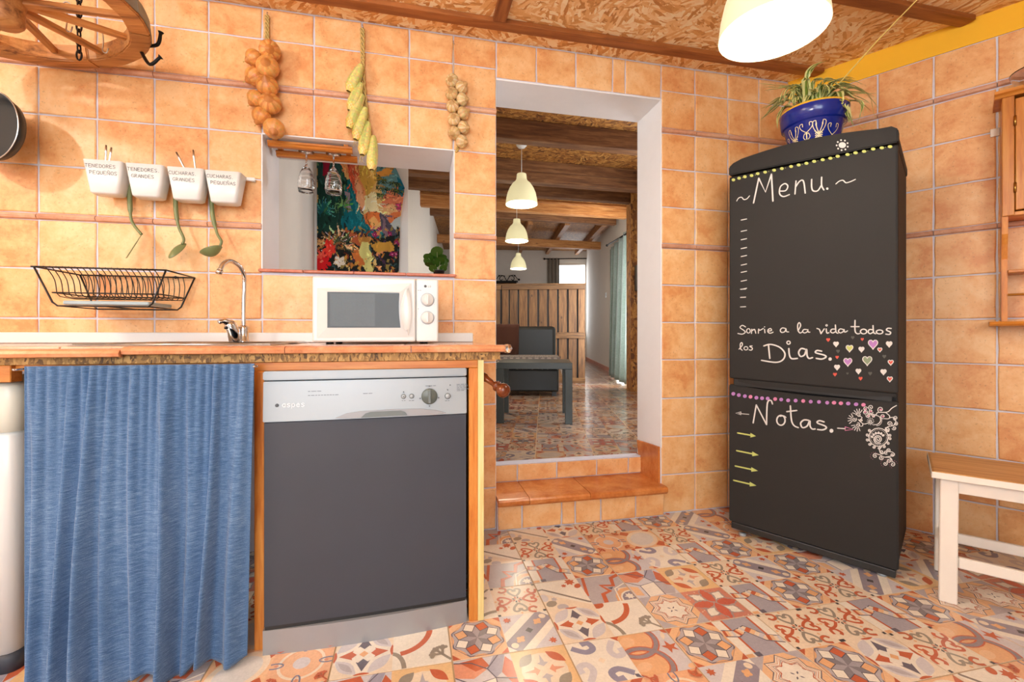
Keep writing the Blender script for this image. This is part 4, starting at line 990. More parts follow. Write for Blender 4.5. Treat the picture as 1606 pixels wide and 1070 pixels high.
# ---------------------------------------------------------------- strings of onions, corn, garlic
def produce_ball(name,parent,c,r,axis,cols,seed,kind='onion'):
    q=random.Random(seed); vs=[];fs=[];cs=[]; nu,nv=24,14; A=Vector(axis).normalized(); B=A.cross(Vector((0,0,1)) if abs(A.z)<.9 else Vector((1,0,0))).normalized(); C=A.cross(B)
    for j in range(nv+1):
        ph=PI*j/nv; rr=math.sin(ph); z=math.cos(ph)
        if kind=='onion': z=z*.88+(.32*max(0,z-.93)/.07 if z>.93 else 0)-(.06*max(0,-z-.9)/.1); 
        else: z=z*.85+(.45*max(0,z-.9)/.1 if z>.9 else 0)
        for i in range(nu):
            t=2*PI*i/nu; k=1.+(.007*math.cos(t*12) if kind=='onion' else .09*abs(math.cos(t*3.5))-.05)*rr
            vs.append(Vector(c)+r*(A*z+(B*math.cos(t)+C*math.sin(t))*rr*k))
    for j in range(nv):
        for i in range(nu):
            fs.append((j*nu+i,(j+1)*nu+i,(j+1)*nu+(i+1)%nu,j*nu+(i+1)%nu)); 
            base=cols[(i*7+seed)%len(cols)] if i%3 else cols[0]; cs.append(lin(tuple(x*q.uniform(.94,1.03) for x in base)) if j>1 else lin(tuple(x*.95 for x in cols[-1])))
    return colmesh(name,vs,fs,cs,M['produce'],parent,True)
OC=[(.90,.62,.32),(.92,.66,.38),(.84,.53,.26)]
def hookloop(parent,x,z):
    m=MB(); m.tube(cr([(x,-.006,z+.012),(x,-.02,z+.006),(x+.002,-.028,z-.006),(x+.004,-.02,z-.010)],4),.0016,6); m.build('hook',M['steel'],parent)
def braid(parent,pts,r=.004):
    m=MB(); P=cr(pts,10); r=r*1.7
    for s in range(3): m.tube([p+Vector((r*math.cos(i*1.1+s*2.1),r*.5*math.sin(i*1.1+s*2.1),0)) for i,p in enumerate(P)],r*.55,5)
    m.build('braid',M['rope'],parent)
on=thing('onion_string','braided string of golden onions on the wall above the cups','onion string')
hookloop(on,-.605,2.318); braid(on,[(-.605,-.02,2.31),(-.604,-.022,2.22),(-.605,-.024,2.1),(-.61,-.024,1.95),(-.592,-.024,1.80)])
def P_(px,py,y): v=onY(px,py,y); return (v.x,y,v.z)
Z2=lambda X,Y,y:P_(340+X/3.8214,Y/3.8214,y)
for i,(X,Y,rpx,ax) in enumerate(((317,303,57,(.2,-.8,-.3)),(225,350,50,(-.6,-.3,-.5)),(305,402,62,(.05,-1,.0)),(228,462,55,(-.6,-.3,-.6)),(303,515,60,(.05,-.9,.3)),(236,592,50,(-.5,-.2,-.7)),(320,620,60,(.1,-.9,.1)),(270,698,54,(-.4,-.2,-.8)),(343,772,58,(.1,-.6,-.6)))):
    y=-.06 if X>280 else -.045; r=rpx/3.82*2.05/714*.98
    produce_ball('onion',on,Z2(X,Y,y),r,ax,OC,i)
    c=Vector(Z2(X,Y,y)); a=Vector(ax).normalized(); 
    if X<280: MB().tube([c+a*r*.95,c+a*r*1.25+Vector((.002,0,.002)),c+a*r*1.4],[.003,.0015,.003],6).build('root',M['rope'],on)
gs=thing('garlic_string','string of dried garlic bulbs beside the pass-through','garlic string')
hookloop(gs,.193,2.306); m=MB(); m.tube([(.193,-.02,2.30),(.197,-.012,2.14)],.0015,5); m.build('twine',M['rope'],gs); braid(gs,[(.197,-.012,2.15),(.212,-.014,2.0),(.215,-.012,1.83),(.207,-.012,1.795)],.003)
GC=[(.88,.74,.52),(.93,.83,.64),(.84,.66,.42)]
for i,(X,Y,ax) in enumerate(((1410,483,(-.3,-.7,-.2)),(1466,525,(.4,-.5,.2)),(1408,562,(-.3,-.8,0)),(1470,597,(.5,-.4,-.1)),(1413,637,(-.2,-.8,.2)),(1476,680,(.5,-.3,.2)),(1422,716,(-.2,-.8,.1)),(1478,765,(.5,-.5,-.2)),(1422,797,(-.3,-.5,-.4)),(1468,848,(.6,-.6,-.3)))):
    produce_ball('garlic_bulb',gs,Z2(X,Y,-.035),.0300,ax,GC,i+20,'garlic')
cn=thing('corn_string','braided string of dried corn cobs hanging over the pass-through corner','corn string')
hookloop(cn,-.213,2.322); braid(cn,[(-.213,-.02,2.31),(-.212,-.025,2.2),(-.210,-.028,2.08),(-.192,-.028,1.9),(-.178,-.03,1.82),(-.176,-.03,1.78)],.0045)
def cob(parent,top,bot,r,seed,tip=.22):
    q=random.Random(seed); top=Vector(top);bot=Vector(bot); d=bot-top; L=d.length; A=d.normalized(); B=A.cross(Vector((0,1,0))).normalized(); C=A.cross(B); nu,nv=18,22; vs=[];fs=[];cs=[]
    for j in range(nv+1):
        v=j/nv; rr=1.25*r*(math.sin(PI*min(1,.10+v*.62))**.6)*(1 if v<.85 else 1-(v-.85)*3.2)
        for i in range(nu):
            t=2*PI*i/nu; k=1+(.05*math.cos(6*t+v*2) if v<1-tip else .05*(((i%2)*2-1)*((j%2)*2-1)))
            vs.append(top+d*v+(B*math.cos(t)+C*math.sin(t))*rr*k)
    for j in range(nv):
        for i in range(nu):
            fs.append((j*nu+i,(j+1)*nu+i,(j+1)*nu+(i+1)%nu,j*nu+(i+1)%nu))
            h=(.90,.86,.52) if (i//2+seed)%3 else (.80,.80,.46)
            c=h if j/nv<1-tip+.05*math.sin(i) else ((.95,.78,.36) if (i+j)%2 else (.97,.86,.55))
            cs.append(lin(tuple(min(1,x*q.uniform(.92,1.06)) for x in c)))
    colmesh('corn_cob',vs,fs,cs,M['produce'],parent,True)
for i,(a,b,r) in enumerate((((865,395),(792,550),.021),((862,500),(798,665),.019),((872,570),(790,768),.019),((890,650),(832,838),.019),((905,735),(872,930),.019),((938,820),(928,1020),.019))):
    cob(cn,Z2(a[0],a[1],-.045),Z2(b[0],b[1],-.052-.006*i),r,i)
    e=Vector(Z2(b[0],b[1],-.055-.006*i)); q=random.Random(i); m=MB()
    for k in range(4): m.tube(cr([e,e+Vector((q.uniform(-.012,.008),q.uniform(-.01,.01),-.012)),e+Vector((q.uniform(-.02,.012),q.uniform(-.01,.01),-.035))],3),.0007,4)
    m.build('silk',M['rope'],cn)
# ---------------------------------------------------------------- stemware rack and glasses
gr=thing('glass_rack','varnished wooden stemware rack fixed under the pass-through lintel','glass rack')
def mould(par,y,x0,x1,z,name):
    m=MB(); pr=[(y-.012,z+.012),(y-.016,z+.008),(y-.016,z+.002),(y-.009,z-.003),(y-.011,z-.010),(y-.005,z-.014),(y+.012,z-.014),(y+.012,z+.012)]
    m.prism(pr,x0,x1,'yz'); return m.build(name,M['pine'],par)
mould(gr,.035,WX0+.012,-.262,1.780,'front_rail'); mould(gr,.135,WX0+.020,-.252,1.776,'rear_rail')
boxo('mounting_bar',M['pine'],gr,WX0+.03,WX0+.05,.03,.14,1.788,1.802); boxo('mounting_bar',M['pine'],gr,-.30,-.28,.03,.14,1.788,1.802)
def goblet(name,lab,x):
    t=thing(name,lab,'wine glass',(x,.088,1.777),0,'stem glasses hanging upside down from the rack')
    H_=.185
    def shell(pr,th):
        inner=[(max(r-th,0),z) for r,z in pr][::-1]; return pr+inner
    m=MB(); m.lathe([(.0001,.001),(.033,-.0005),(.034,-.002),(.01,-.005),(.0042,-.012),(.0038,-.05),(.0045,-.062),(.0001,-.066)],28); m.build('foot_and_stem',M['glass'],t)
    out=[(.0048,-.062),(.014,-.074),(.026,-.095),(.034,-.120),(.0375,-.145),(.0365,-.170),(.034,-.185)]
    m=MB(); m.lathe(out+[(.0328,-.185),(.0353,-.170),(.0363,-.145),(.0328,-.120),(.0248,-.096),(.013,-.077),(.0001,-.072)],32); m.build('bowl',M['glass'],t)
    sp_=[]; n=110
    for i in range(n):
        u=i/n; z=-.082-.098*u; r=np.interp(-z,[-a[1] for a in out],[a[0] for a in out])+.0005; sp_.append((r*math.cos(u*26),r*math.sin(u*26),z+.004*math.sin(u*60)))
    m=MB(); m.tube(sp_,.0007,4); m.build('engraved_swirl',M['white'],t,'frosted swirl lines around the bowl')
goblet('wine_glass','engraved stem glass hanging upside down, left of the pair',-.470)
goblet('wine_glass','engraved stem glass hanging upside down, right of the pair',-.352)
# ---------------------------------------------------------------- cart wheel
wh=thing('cart_wheel','old wooden cart wheel hung flat from chains at the top left','cart wheel',(-1.251,-.425,1.985)); wh.rotation_euler=(R(3.),R(-5.7),0)
RO,RI=.366,.306
def arcseg(a0,a1,n=8,z0=-.03,z1=.03,ro=RO,ri=RI):
    m=MB(); vs=[];fs=[]; q=random.Random(int(a0*100))
    for i in range(n+1):
        t=a0+(a1-a0)*i/n; j=q.uniform(-.002,.002); vs+=[((ro+j)*math.cos(t),(ro+j)*math.sin(t),z0),((ro+j)*math.cos(t),(ro+j)*math.sin(t),z1),((ri+j)*math.cos(t),(ri+j)*math.sin(t),z1),((ri+j)*math.cos(t),(ri+j)*math.sin(t),z0+abs(j))]
    for i in range(n):
        a=4*i;b=a+4; fs+=[(a,b,b+1,a+1),(a+1,b+1,b+2,a+2),(a+2,b+2,b+3,a+3),(a+3,b+3,b,a)]
    fs+=[(0,1,2,3),(4*n+3,4*n+2,4*n+1,4*n)]; m.mesh(vs,fs); return m
for k in range(6): arcseg(k*PI/3+.35,(k+1)*PI/3+.345,10).build('felloe',M['wheel'],wh,bevel=.004)
m=arcseg(0,2*PI,72,-.022,.024,RO+.004,RO+.0005); m.build('tyre',plain('flaking_painted_tyre',(.72,.70,.64),.6,var=.4,sc_=9),wh,'flaking pale painted tyre')
MB().lathe([(0,-.085),(.035,-.085),(.045,-.075),(.05,-.03),(.06,0),(.05,.03),(.045,.075),(0,.08)],20).build('hub',M['wheel'],wh)
for k in range(12):
    a=k*PI/6+.17; m=MB(); L=RI+.004-.045; m.box(0,L,-.013,.013,-.011,.011,bev=.004)
    for v in m.bm.verts:
        t=v.co.x/L; v.co.y*=1-.25*t; v.co.z*=1-.15*t
    o=m.build('spoke',M['wheel'],wh); o.location=(.045*math.cos(a),.045*math.sin(a),.004 if k%2 else -.004); o.rotation_euler=(0,0,a)
def chainat(x,y,z0,z1,lab):
    t=thing('hanging_chain',lab,'chain',(x,y,z0),0,'chains holding the cart wheel'); n=int((z1-z0)/.026); proto=None
    for i in range(n+1):
        z=i*.026+.008
        if proto is None:
            m=MB(); m.tube([(.008*math.cos(t_)*1.0,0,.018*math.sin(t_)) for t_ in [2*PI*k/12 for k in range(12)]],.0032,6,closed=True); o=m.build('link',M['chain'],t); proto=o
        else: o=bpy.data.objects.new('link',proto.data); link(o,t)
        o.location=(0,0,z); o.rotation_euler=(0,0,R(90) if i%2 else 0)
chainat(onY(124,60,-.18).x,-.18,1.955,CEIL-.03,'rusty chain from the ceiling through the wheel rim nearest the tiles')
chainat(-1.42,-.62,1.97,CEIL-.03,'rusty chain from the ceiling at the far left of the wheel')
chainat(-1.0,-.62,2.0,CEIL-.03,'rusty chain from the ceiling at the near side of the wheel')
def shook(x,y,z,lab,L=.085):
    m=MB(); m.tube(cr([(x+.012,y,z-.004),(x+.014,y,z+.012),(x,y,z+.020),(x-.010,y,z+.010),(x,y,z-.004),(x+.002,y,z-L*.6),(x,y,z-L),(x+.012,y,z-L-.006),(x+.018,y,z-L+.012)],5),.0022,6)
    o=m.build('pot_hook',M['steel'],None); tag(o,lab,'hook','steel pot hooks on the cart wheel')
_h=onY(104,12,-.30); shook(_h.x,-.30,_h.z,'twisted steel pot hook on a spoke, right of the hub',.075)
_h=onY(161,52,-.20); shook(_h.x,-.20,_h.z,'straight steel pot hook near the right rim of the wheel',.065)
shook(-1.285,-.47,1.985,'curved steel pot hook beside the hub at the left edge',.05)
def coathook(name,lab,base,tip,bend):
    m=MB(); m.tube(cr([base,bend,tip],6),[.006]*10+[.0055]*3,8); d=(Vector(tip)-Vector(bend)).normalized(); m.tube([Vector(tip)-d*.002,Vector(tip)+d*.004],[.006,.010],12); o=m.build(name,M['ironblack'],None); tag(o,lab,'hook','black iron hooks at the wheel rim')
b0=onY(228,72,-.20)
coathook('iron_hook','black iron hook curling up beside the wheel rim',tuple(b0),tuple(onY(252,52,-.235)),tuple(onY(247,70,-.235)))
coathook('iron_hook','black iron hook curling down and out below the wheel rim',tuple(onY(222,82,-.19)),tuple(onY(251,90,-.235)),tuple(onY(235,101,-.23)))
# frying pan
pn=thing('frying_pan','black frying pan hanging at the left edge under the wheel','frying pan',(-1.478,-.10,1.69),R(-20))
m=MB(); m.lathe([(0,.0),(.085,.0),(.11,-.012),(.125,-.045),(.1275,-.045),(.112,-.008),(.086,.004),(0,.004)],44,axis='y'); 
for v in m.bm.verts: v.co.y=-abs(v.co.y)*1.
m.build('pan_body',M['dark'],pn)
m=MB(); m.lathe([(.126,.045),(.1285,.047),(.130,.044)],44,axis='y',cap=False); 
for v in m.bm.verts: v.co.y=-abs(v.co.y) 
m.build('pan_rim',M['steel'],pn,'bright rim edge')
m=MB(); m.tube(cr([(0.0,-.03,.12),(.0,-.05,.16),(.0,-.045,.25),(.0,-.03,.31)],6),.010,10); m.build('handle',M['dark'],pn)
# ---------------------------------------------------------------- fridge (local x along its front, y into the corner)
fg=thing('fridge_freezer','tall black chalkboard-painted fridge freezer in the corner by the steps','fridge',(FL[0],FL[1],0),FA)
FW=.607; FD=.51
def sh(m):
    for v in m.bm.verts: v.co.z+=.020-.036*v.co.x
    return m
sh(MB().box(.004,FW-.004,.045,FD,.045,1.66,bev=.006)).build('cabinet',M['fridge'],fg)
def fdoor(z0,z1,name,extra=None,bev=.008):
    return sh(MB().box(0,FW,0,.042,z0,z1,bev=bev))
up=fdoor(.712,1.655,'x').build('upper_door',M['fridge'],fg)
m=MB(); pr=[(0,.045),(FW,.045),(FW,.683)]+[(FW*(1-t)-0,.683-.012*math.sin(PI*t)) for t in [k/14 for k in range(1,14)]]+[(0,.683)]
lo=sh(m.prism([(x,z) for x,z in pr],0,.042,'xz')).build('lower_door',M['fridge'],fg,bevel=.004)
m=MB(); arch=[(.0,1.662)]+[(FW,1.662)]+[(FW,1.712),(FW-.02,1.727)]+[(FW-.02-(FW-.04)*k/16,1.727-.004+.026*math.sin(PI*k/16)) for k in range(1,16)]+[(.02,1.716),(.0,1.700)]
cap=sh(m.prism(arch,-.004,.052,'xz')).build('top_fascia',M['fridge'],fg,bevel=.004)
sh(MB().box(.0,FW,.04,FD,1.655,1.700,bev=.01)).build('top_panel',M['fridge'],fg)
sh(MB().box(.02,FW-.02,.012,.03,.680,.714)).build('handle_recess',M['dark'],fg,'dark grip recess between the doors')
m=MB(); m.prism([(.04,.700),(.12,.690),(.50,.690),(.57,.700),(.60,.700),(.60,.712),(.04,.712)],.002,.02,'xz'); sh(m).build('handle',M['fridge'],fg)
sh(MB().box(.008,FW-.008,.004,.05,.0+.012,.042,bev=.004)).build('plinth',M['dark'],fg)
for x in (.05,FW-.05): 
    m=MB(); m.lathe([(.016,-.02),(.016,-.008)],12,(x,.03,0)); m2=sh(m); o=m2.build('foot',M['silver'],fg); o.location=(0,0,.036*x)
    # chalk
class Chalk:
    def __init__(s,ox,oy,k): s.ox,s.oy,s.k=ox,oy,k; s.m={}
    def uv(s,x,y): return fr(s.ox+x/s.k,s.oy+y/s.k)
    def line(s,pts,c='chalk',w_=.0052,n=5,smooth=True):
        q=[s.uv(*p) for p in pts]
        if smooth and len(q)>2: q=[(v.x,v.y) for v in cr(q,n)]
        mb=s.m.setdefault(c,MB()); s.d=getattr(s,'d',0)+1; ribbon(mb,q,w_,-.0008-.00002*(s.d%20))
    def ring(s,x,y,rx,ry,c='chalk',w_=.005):
        q=[s.uv(x+rx*math.cos(t),y+ry*math.sin(t)) for t in [2*PI*k/16 for k in range(17)]]; mb=s.m.setdefault(c,MB()); s.d=getattr(s,'d',0)+1; ribbon(mb,q,w_,-.0008-.00002*(s.d%20),False)
    def dot(s,x,y,rx,ry=None,c='chalk'):
        ry=ry or rx; mb=s.m.setdefault(c,MB()); s.d=getattr(s,'d',0)+1
        pts=[s.uv(x+rx*math.cos(t),y+ry*math.sin(t)) for t in [2*PI*k/14 for k in range(14)]]; mb.mesh([(a,-.0009-.00002*(s.d%20),b) for a,b in pts],[tuple(range(14))])
    def heart(s,x,y,w_,c,fill=True):
        P=[]
        for k in range(24):
            t=2*PI*k/24; P.append((x+w_*.032*16*math.sin(t)**3, y-w_*.036*(13*math.cos(t)-5*math.cos(2*t)-2*math.cos(3*t)-math.cos(4*t))))
        q=[s.uv(*p) for p in P]; s.d=getattr(s,'d',0)+1
        if fill: s.m.setdefault(c,MB()).mesh([(a,-.0007,b) for a,b in q],[tuple(range(24))])
        if w_>30: ribbon(s.m.setdefault('chalk',MB()),q+[q[0]],.0028,-.0011,False)
    def build(s,par,name):
        for c,mb in s.m.items():
            o=mb.build(name,M[c],par,{'chalk':'white','chalk_yellow':'yellow','chalk_red':'red','chalk_purple':'purple','chalk_grey':'grey','chalk_green':'green','chalk_pink':'pink'}[c]+' chalk marks'); o['kind']='stuff'
C1=Chalk(1120,90,4.28)
C1.line([(152,965),(165,945),(185,940),(200,955),(220,950),(238,930)],w_=.004)
for st in ([(265,978),(300,812)],[(300,812),(345,905),(385,785)],[(385,785),(395,965)]): C1.line(st,smooth=False,w_=.0062)
C1.line([(440,898),(480,895),(495,865),(475,848),(445,870),(440,915),(465,935),(505,922)])
C1.line([(550,830),(543,918)],w_=.005); C1.line([(548,870),(575,832),(600,832),(612,912)])
C1.line([(655,820),(655,870),(665,896),(695,896),(720,860)]); C1.line([(722,805),(722,860),(737,890)]); C1.dot(760,882,8)
C1.line([(818,850),(840,832),(865,826),(885,842),(915,835),(948,820)],w_=.004)
dx=[130,168,207,252,293,343,403,455,517,568,620,672,729,781,830,896,950,1007,1068,1126,1181]; dy=[823,812,802,794,781,771,758,747,733,723,712,699,688,678,665,653,642,632,616,608,600]
for i,(x,y) in enumerate(zip(dx,dy)):
    C1.dot(x,y,12+i*.2,10,'chalk_yellow'); 
    if i%2: C1.dot(x+24,y-4,2.5,2.5,'chalk_yellow')
C3=Chalk(1030,80,2.815)
for y in (745,795,832,871,906,944,976,1015,1051): C3.line([(373,y+2),(397,y-3)],w_=.0042,smooth=False)
C3b=Chalk(1030,440,2.745)
for y in (37,72,113): C3b.line([(361,y+1),(383,y)],w_=.0042,smooth=False)
T=Chalk(1120,480,4.8625)
for st in ([(240,160),(215,148),(198,165),(225,185),(238,200),(215,215),(182,210)],[(285,210),(288,175),(292,188),(308,178),(318,208)],[(338,208),(340,175),(348,186),(375,172)],[(385,178),(388,205)],[(410,192),(438,187),(430,172),(412,182),(412,200),(430,208),(450,200)],[(545,172),(520,168),(505,185),(515,202),(540,195),(548,172),(552,195),(568,198)],[(640,190),(660,150),(650,127),(638,145),(640,185),(655,206),(670,200)],[(705,180),(685,180),(675,195),(690,206),(712,195),(714,178),(718,198),(730,200)],[(785,172),(803,180),(815,212)],[(815,212),(840,175)],[(855,175),(860,206),(875,204)],[(920,177),(898,178),(888,195),(905,206),(928,195)],[(925,145),(930,198),(945,208)],[(985,180),(962,175),(948,192),(962,206),(985,195),(990,178),(997,200),(1017,190)],[(1075,110),(1075,190),(1092,212),(1110,210)],[(1045,158),(1105,158)],[(1210,182),(1185,180),(1175,198),(1190,212),(1212,200)],[(1212,150),(1216,200),(1232,212)],[(1350,172),(1325,170),(1315,185),(1345,200),(1338,217),(1310,215)],[(190,330),(215,300),(212,280),(200,290),(202,325),(215,338)],[(290,305),(272,308),(292,322),(285,337),(268,335)]): T.line(st,w_=.0043,n=4)
T.ring(262,190,14,17,w_=.004); T.ring(1140,195,24,18,w_=.0043); T.ring(1262,198,25,15,w_=.0043); T.ring(243,323,15,13,w_=.004); T.dot(385,160,4); T.ring(858,148,6,6,w_=.003)
for st in ([(415,300),(425,400)],[(380,305),(430,293),(500,315),(540,362),(525,410),(470,430),(362,415)],[(570,325),(575,375),(592,402),(635,400)],[(700,332),(665,325),(645,355),(660,385),(690,372),(705,330),(710,380),(725,400),(750,394)],[(820,345),(785,340),(775,357),(840,375),(853,390),(822,405),(780,400)]): T.line(st,w_=.006)
T.ring(568,280,13,12,w_=.0045); T.dot(885,405,13)
for x,y,w_,c in ((870,258,32,'chalk_red'),(930,290,40,'chalk'),(1057,241,28,'chalk_grey'),(1130,254,26,'chalk_red'),(1212,290,88,'chalk_purple'),(1335,290,46,'chalk'),(1033,322,64,'chalk_yellow'),(1124,330,42,'chalk'),(1264,333,34,'chalk_red'),(945,345,30,'chalk_grey'),(938,391,28,'chalk_red'),(1020,425,76,'chalk_purple'),(1168,415,86,'chalk_green'),(1298,385,32,'chalk_grey'),(1347,430,42,'chalk_red'),(938,467,42,'chalk'),(1101,497,40,'chalk'),(1190,515,32,'chalk_grey'),(1292,502,44,'chalk'),(1017,515,20,'chalk_grey'),(922,522,32,'chalk_red'),(1117,553,32,'chalk_red'),(1340,557,42,'chalk_red')):
    T.heart(x,y,w_*.92 if w_<=60 else w_*.8,c)
for C_ in (C1,C3,C3b,T): C_.build(up,'chalk_drawing')
B=Chalk(1120,480,4.8625)
for i,(x,y) in enumerate(((147,670),(189,680),(235,688),(278,693),(323,700),(366,704),(409,706),(466,710),(512,714),(565,720),(622,722),(680,725),(737,730),(800,732),(863,738),(915,738),(967,742),(1023,744),(1083,750),(1139,754))): B.dot(x,y,15 if x<900 else 17,14,'chalk_purple' if i%4<3 and i<16 or i>16 and i<19 else 'chalk_pink')
B.line([(265,827),(190,820)],w_=.003,smooth=False); B.line([(205,808),(165,818),(205,830),(205,808)],w_=.003,smooth=False)
for st in ([(298,892),(322,755)],[(322,755),(400,905)],[(400,905),(404,765),(415,724),(435,722),(445,748)],[(582,762),(590,870),(610,912),(642,928)],[(555,806),(630,797)],[(720,872),(685,870),(660,895),(675,928),(710,915),(730,874),(732,915),(748,938),(770,938)],[(838,884),(802,875),(787,892),(845,915),(855,932),(828,945),(790,942)]): B.line(st,w_=.0058,smooth=len(st)>2)
B.ring(510,872,32,38,w_=.0058); B.line([(505,842),(530,838),(548,850)],w_=.0045); B.dot(895,952,15)
B.line([(942,932),(1000,936)],w_=.0042,smooth=False); B.line([(1000,922),(1060,942),(998,950),(1000,922)],w_=.003,c='chalk_pink',smooth=False)
B.build(lo,'chalk_drawing')
A=Chalk(1120,600,3.244)
for a,b in (((120,257),(213,273)),((115,347),(228,370)),((108,425),(224,450)),((100,498),(216,525))):
    A.line([a,(a[0]+(b[0]-a[0])*.72,a[1]+(b[1]-a[1])*.72)],'chalk_yellow',.0065,smooth=False)
    mx,my=a[0]+(b[0]-a[0])*.7,a[1]+(b[1]-a[1])*.7; q=[A.uv(mx,my-12),A.uv(b[0],b[1]),A.uv(mx,my+12)]; A.m['chalk_yellow'].mesh([(p[0],-.0012,p[1]) for p in q],[(0,1,2)])
A.build(lo,'chalk_drawing')
O=Chalk(1270,610,8.233)
def spiral(cx,cy,r,a0,turns=1.3,dr=1,lead=None,w_=.0026,c='chalk'):
    pts=[(cx+r*(1-.85*k/14)*math.cos(a0+dr*turns*2*PI*k/14),cy+r*(1-.85*k/14)*math.sin(a0+dr*turns*2*PI*k/14)) for k in range(15)]
    if lead: pts=lead+pts
    O.line(pts,c,w_,3)
O.line([(1120,215),(1060,250),(1000,300),(880,305),(850,335),(760,320),(740,285)],w_=.003); O.line([(980,305),(1030,350),(1020,385),(960,385)],w_=.0028); O.line([(1030,375),(1080,370),(1110,420),(1085,470),(1010,490),(965,535)],w_=.0028)
spiral(915,268,38,2.4); spiral(945,355,32,1.5); spiral(790,240,34,2.2); spiral(720,260,30,-.5,dr=-1); spiral(715,300,30,0); spiral(790,290,32,.5); spiral(755,345,30,3.3,dr=-1); spiral(820,352,26,3.5); spiral(1108,378,30,2,dr=1); spiral(1110,450,26,-1); spiral(1090,505,28,2.8,dr=-1); spiral(1030,450,34,.6,dr=-1); spiral(1000,530,34,-2.4,dr=1)
O.line([(850,340),(900,360),(915,410),(880,455),(820,465)],w_=.0028)
for k in range(11): t=-.4+k*.2; O.dot(868+62*math.cos(t),410+66*math.sin(t),5)
spiral(785,420,28,.5); 
for k in range(12): t=k*PI/6; O.line([(785+34*math.cos(t),420+34*math.sin(t)),(785+46*math.cos(t),420+46*math.sin(t))],w_=.0018,smooth=False)
O.line([(760,440),(700,455),(660,430),(625,395)],w_=.0026)
for cx,cy,a0 in ((630,340,0),(575,395,2.6),(620,465,1.5)):
    spiral(cx,cy,30,a0+PI)
    dd={0:(-.3,-1),2.6:(-1,-.2),1.5:(-.6,1)}[a0]; base=math.atan2(dd[1],dd[0])
    for k in range(5): t=base+(k-2)*.45; O.line([(cx+36*math.cos(t),cy+36*math.sin(t)),(cx+82*math.cos(t),cy+82*math.sin(t))],w_=.0026,smooth=False)
O.line([(640,350),(675,370),(660,395)],w_=.0025); O.line([(640,480),(680,480),(685,445)],w_=.0025); spiral(665,408,22,2)
O.ring(888,625,125,118,w_=.003)
for k in range(30): t=2*PI*k/30; O.dot(888+104*math.cos(t),625+98*math.sin(t),5)
spiral(882,652,62,1.0,turns=2.4,w_=.003)
for k in range(22): t=2*PI*k/22; O.dot(882+44*math.cos(t),652+40*math.sin(t),4)
for k in range(6): t=PI+.35+k*.42; spiral(882+82*math.cos(t),650+80*math.sin(t),16,t)
for k in range(14):
    t=.15+k*.46
    if 4.2<t<5.6: continue
    spiral(888+148*math.cos(t),625+140*math.sin(t),21,t+PI)
O.line([(930,745),(900,790),(925,835),(955,830)],w_=.0028); spiral(930,815,30,.3); spiral(985,820,26,1); spiral(1020,795,26,3); spiral(1065,850,30,-1.5); spiral(1020,925,30,-1); spiral(920,890,30,0); spiral(845,865,32,-1.2,dr=-1); spiral(975,965,30,-1); spiral(1070,975,34,-2)
O.line([(1000,810),(1060,815),(1095,840)],w_=.0028); O.line([(850,838),(900,850),(960,880),(1040,890),(1065,930)],w_=.0028); O.line([(1095,855),(1040,870),(985,880)],w_=.0028)
for cx,cy in ((835,865),(970,960),(1080,975)):
    for k in range(9): t=2+k*.5; O.dot(cx+52*math.cos(t),cy+48*math.sin(t),3,c='chalk_pink')
for x,y in ((915,268),(945,358),(720,262),(715,300),(790,292),(755,350),(825,358)): O.dot(x,y,14,10,'chalk_pink')
O.build(lo,'chalk_drawing')
K=Chalk(1120,90,4.28); K.dot(862,592,25,20)
for k in range(9): t=k*2*PI/9+.3; K.dot(862+38*math.cos(t),592+34*math.sin(t),6,6)
for c,mb in K.m.items():
    for v in mb.bm.verts: v.co.y-=.0045
    o=mb.build('chalk_flower',M[c],cap,'small white chalk flower'); o['kind']='stuff'
# ---------------------------------------------------------------- flower pot with spider plant
px_=FL[0]+fu[0]*.315-fn[0]*.118; py_=FL[1]+fu[1]*.315-fn[1]*.118; FT=1.712
pot=thing('flower_pot','glazed cobalt blue flower pot with cream ornaments on top of the fridge','flower pot',(px_,py_,FT-.006),FA)
m=MB(); prof=[(0,.0),(.076,.0),(.082,.01),(.112,.135),(.118,.140),(.1235,.142),(.131,.200),(.128,.208),(.118,.208),(.110,.185),(0,.185)]
m.lathe(prof,56); pb=m.build('pot_body',M['bluepot'],pot)
m=MB(); m.lathe([(.1305,.201),(.130,.209),(.124,.212),(.117,.208)],56,cap=False); m.build('rim_glaze',M['potrim'],pot,'yellow glazed rim')
m=MB(); m.lathe([(.112,.19),(.06,.196),(0,.198)],30); m.build('soil',M['soil'],pot)
m=MB()
def pr_(z): return np.interp(z,[.01,.135],[.083,.113])+.0009
def ornament(a0,z0,h,big):
    def cv(pts,w_=.0024):
        P=[(a0+a/.10,z) for a,z in pts]; P=[(v.x,v.y) for v in cr(P,5)]
        for q in strokeq([(a*.10,z) for a,z in P],w_): m.mesh([(pr_(z)*math.cos(a/.10),pr_(z)*math.sin(a/.10),z) for a,z in q],[(0,1,2,3)])
    for s in (-1,1):
        cv([(0,z0),(s*.012,z0+h*.2),(s*.006,z0+h*.42),(0,z0+h*.35)]); cv([(0,z0+h*.45),(s*.018,z0+h*.7),(s*.022,z0+h*.95),(s*.012,z0+h),(s*.012,z0+h*.82)])
        if big:
            for k in range(6): cv([(s*.0005,z0+h*(.05+.08*k)),(s*.008,z0+h*(.13+.08*k)),(s*.013,z0+h*(.10+.08*k))],.0036)
            cv([(0,z0+h*.5),(s*.009,z0+h*.75),(s*.010,z0+h*.92)],.003); cv([(s*.003,z0+h*.52),(s*.016,z0+h*.62)],.003)
    cv([(0,z0-.006),(0,z0+h*.5)],.004)
fa_=-PI/2-.35
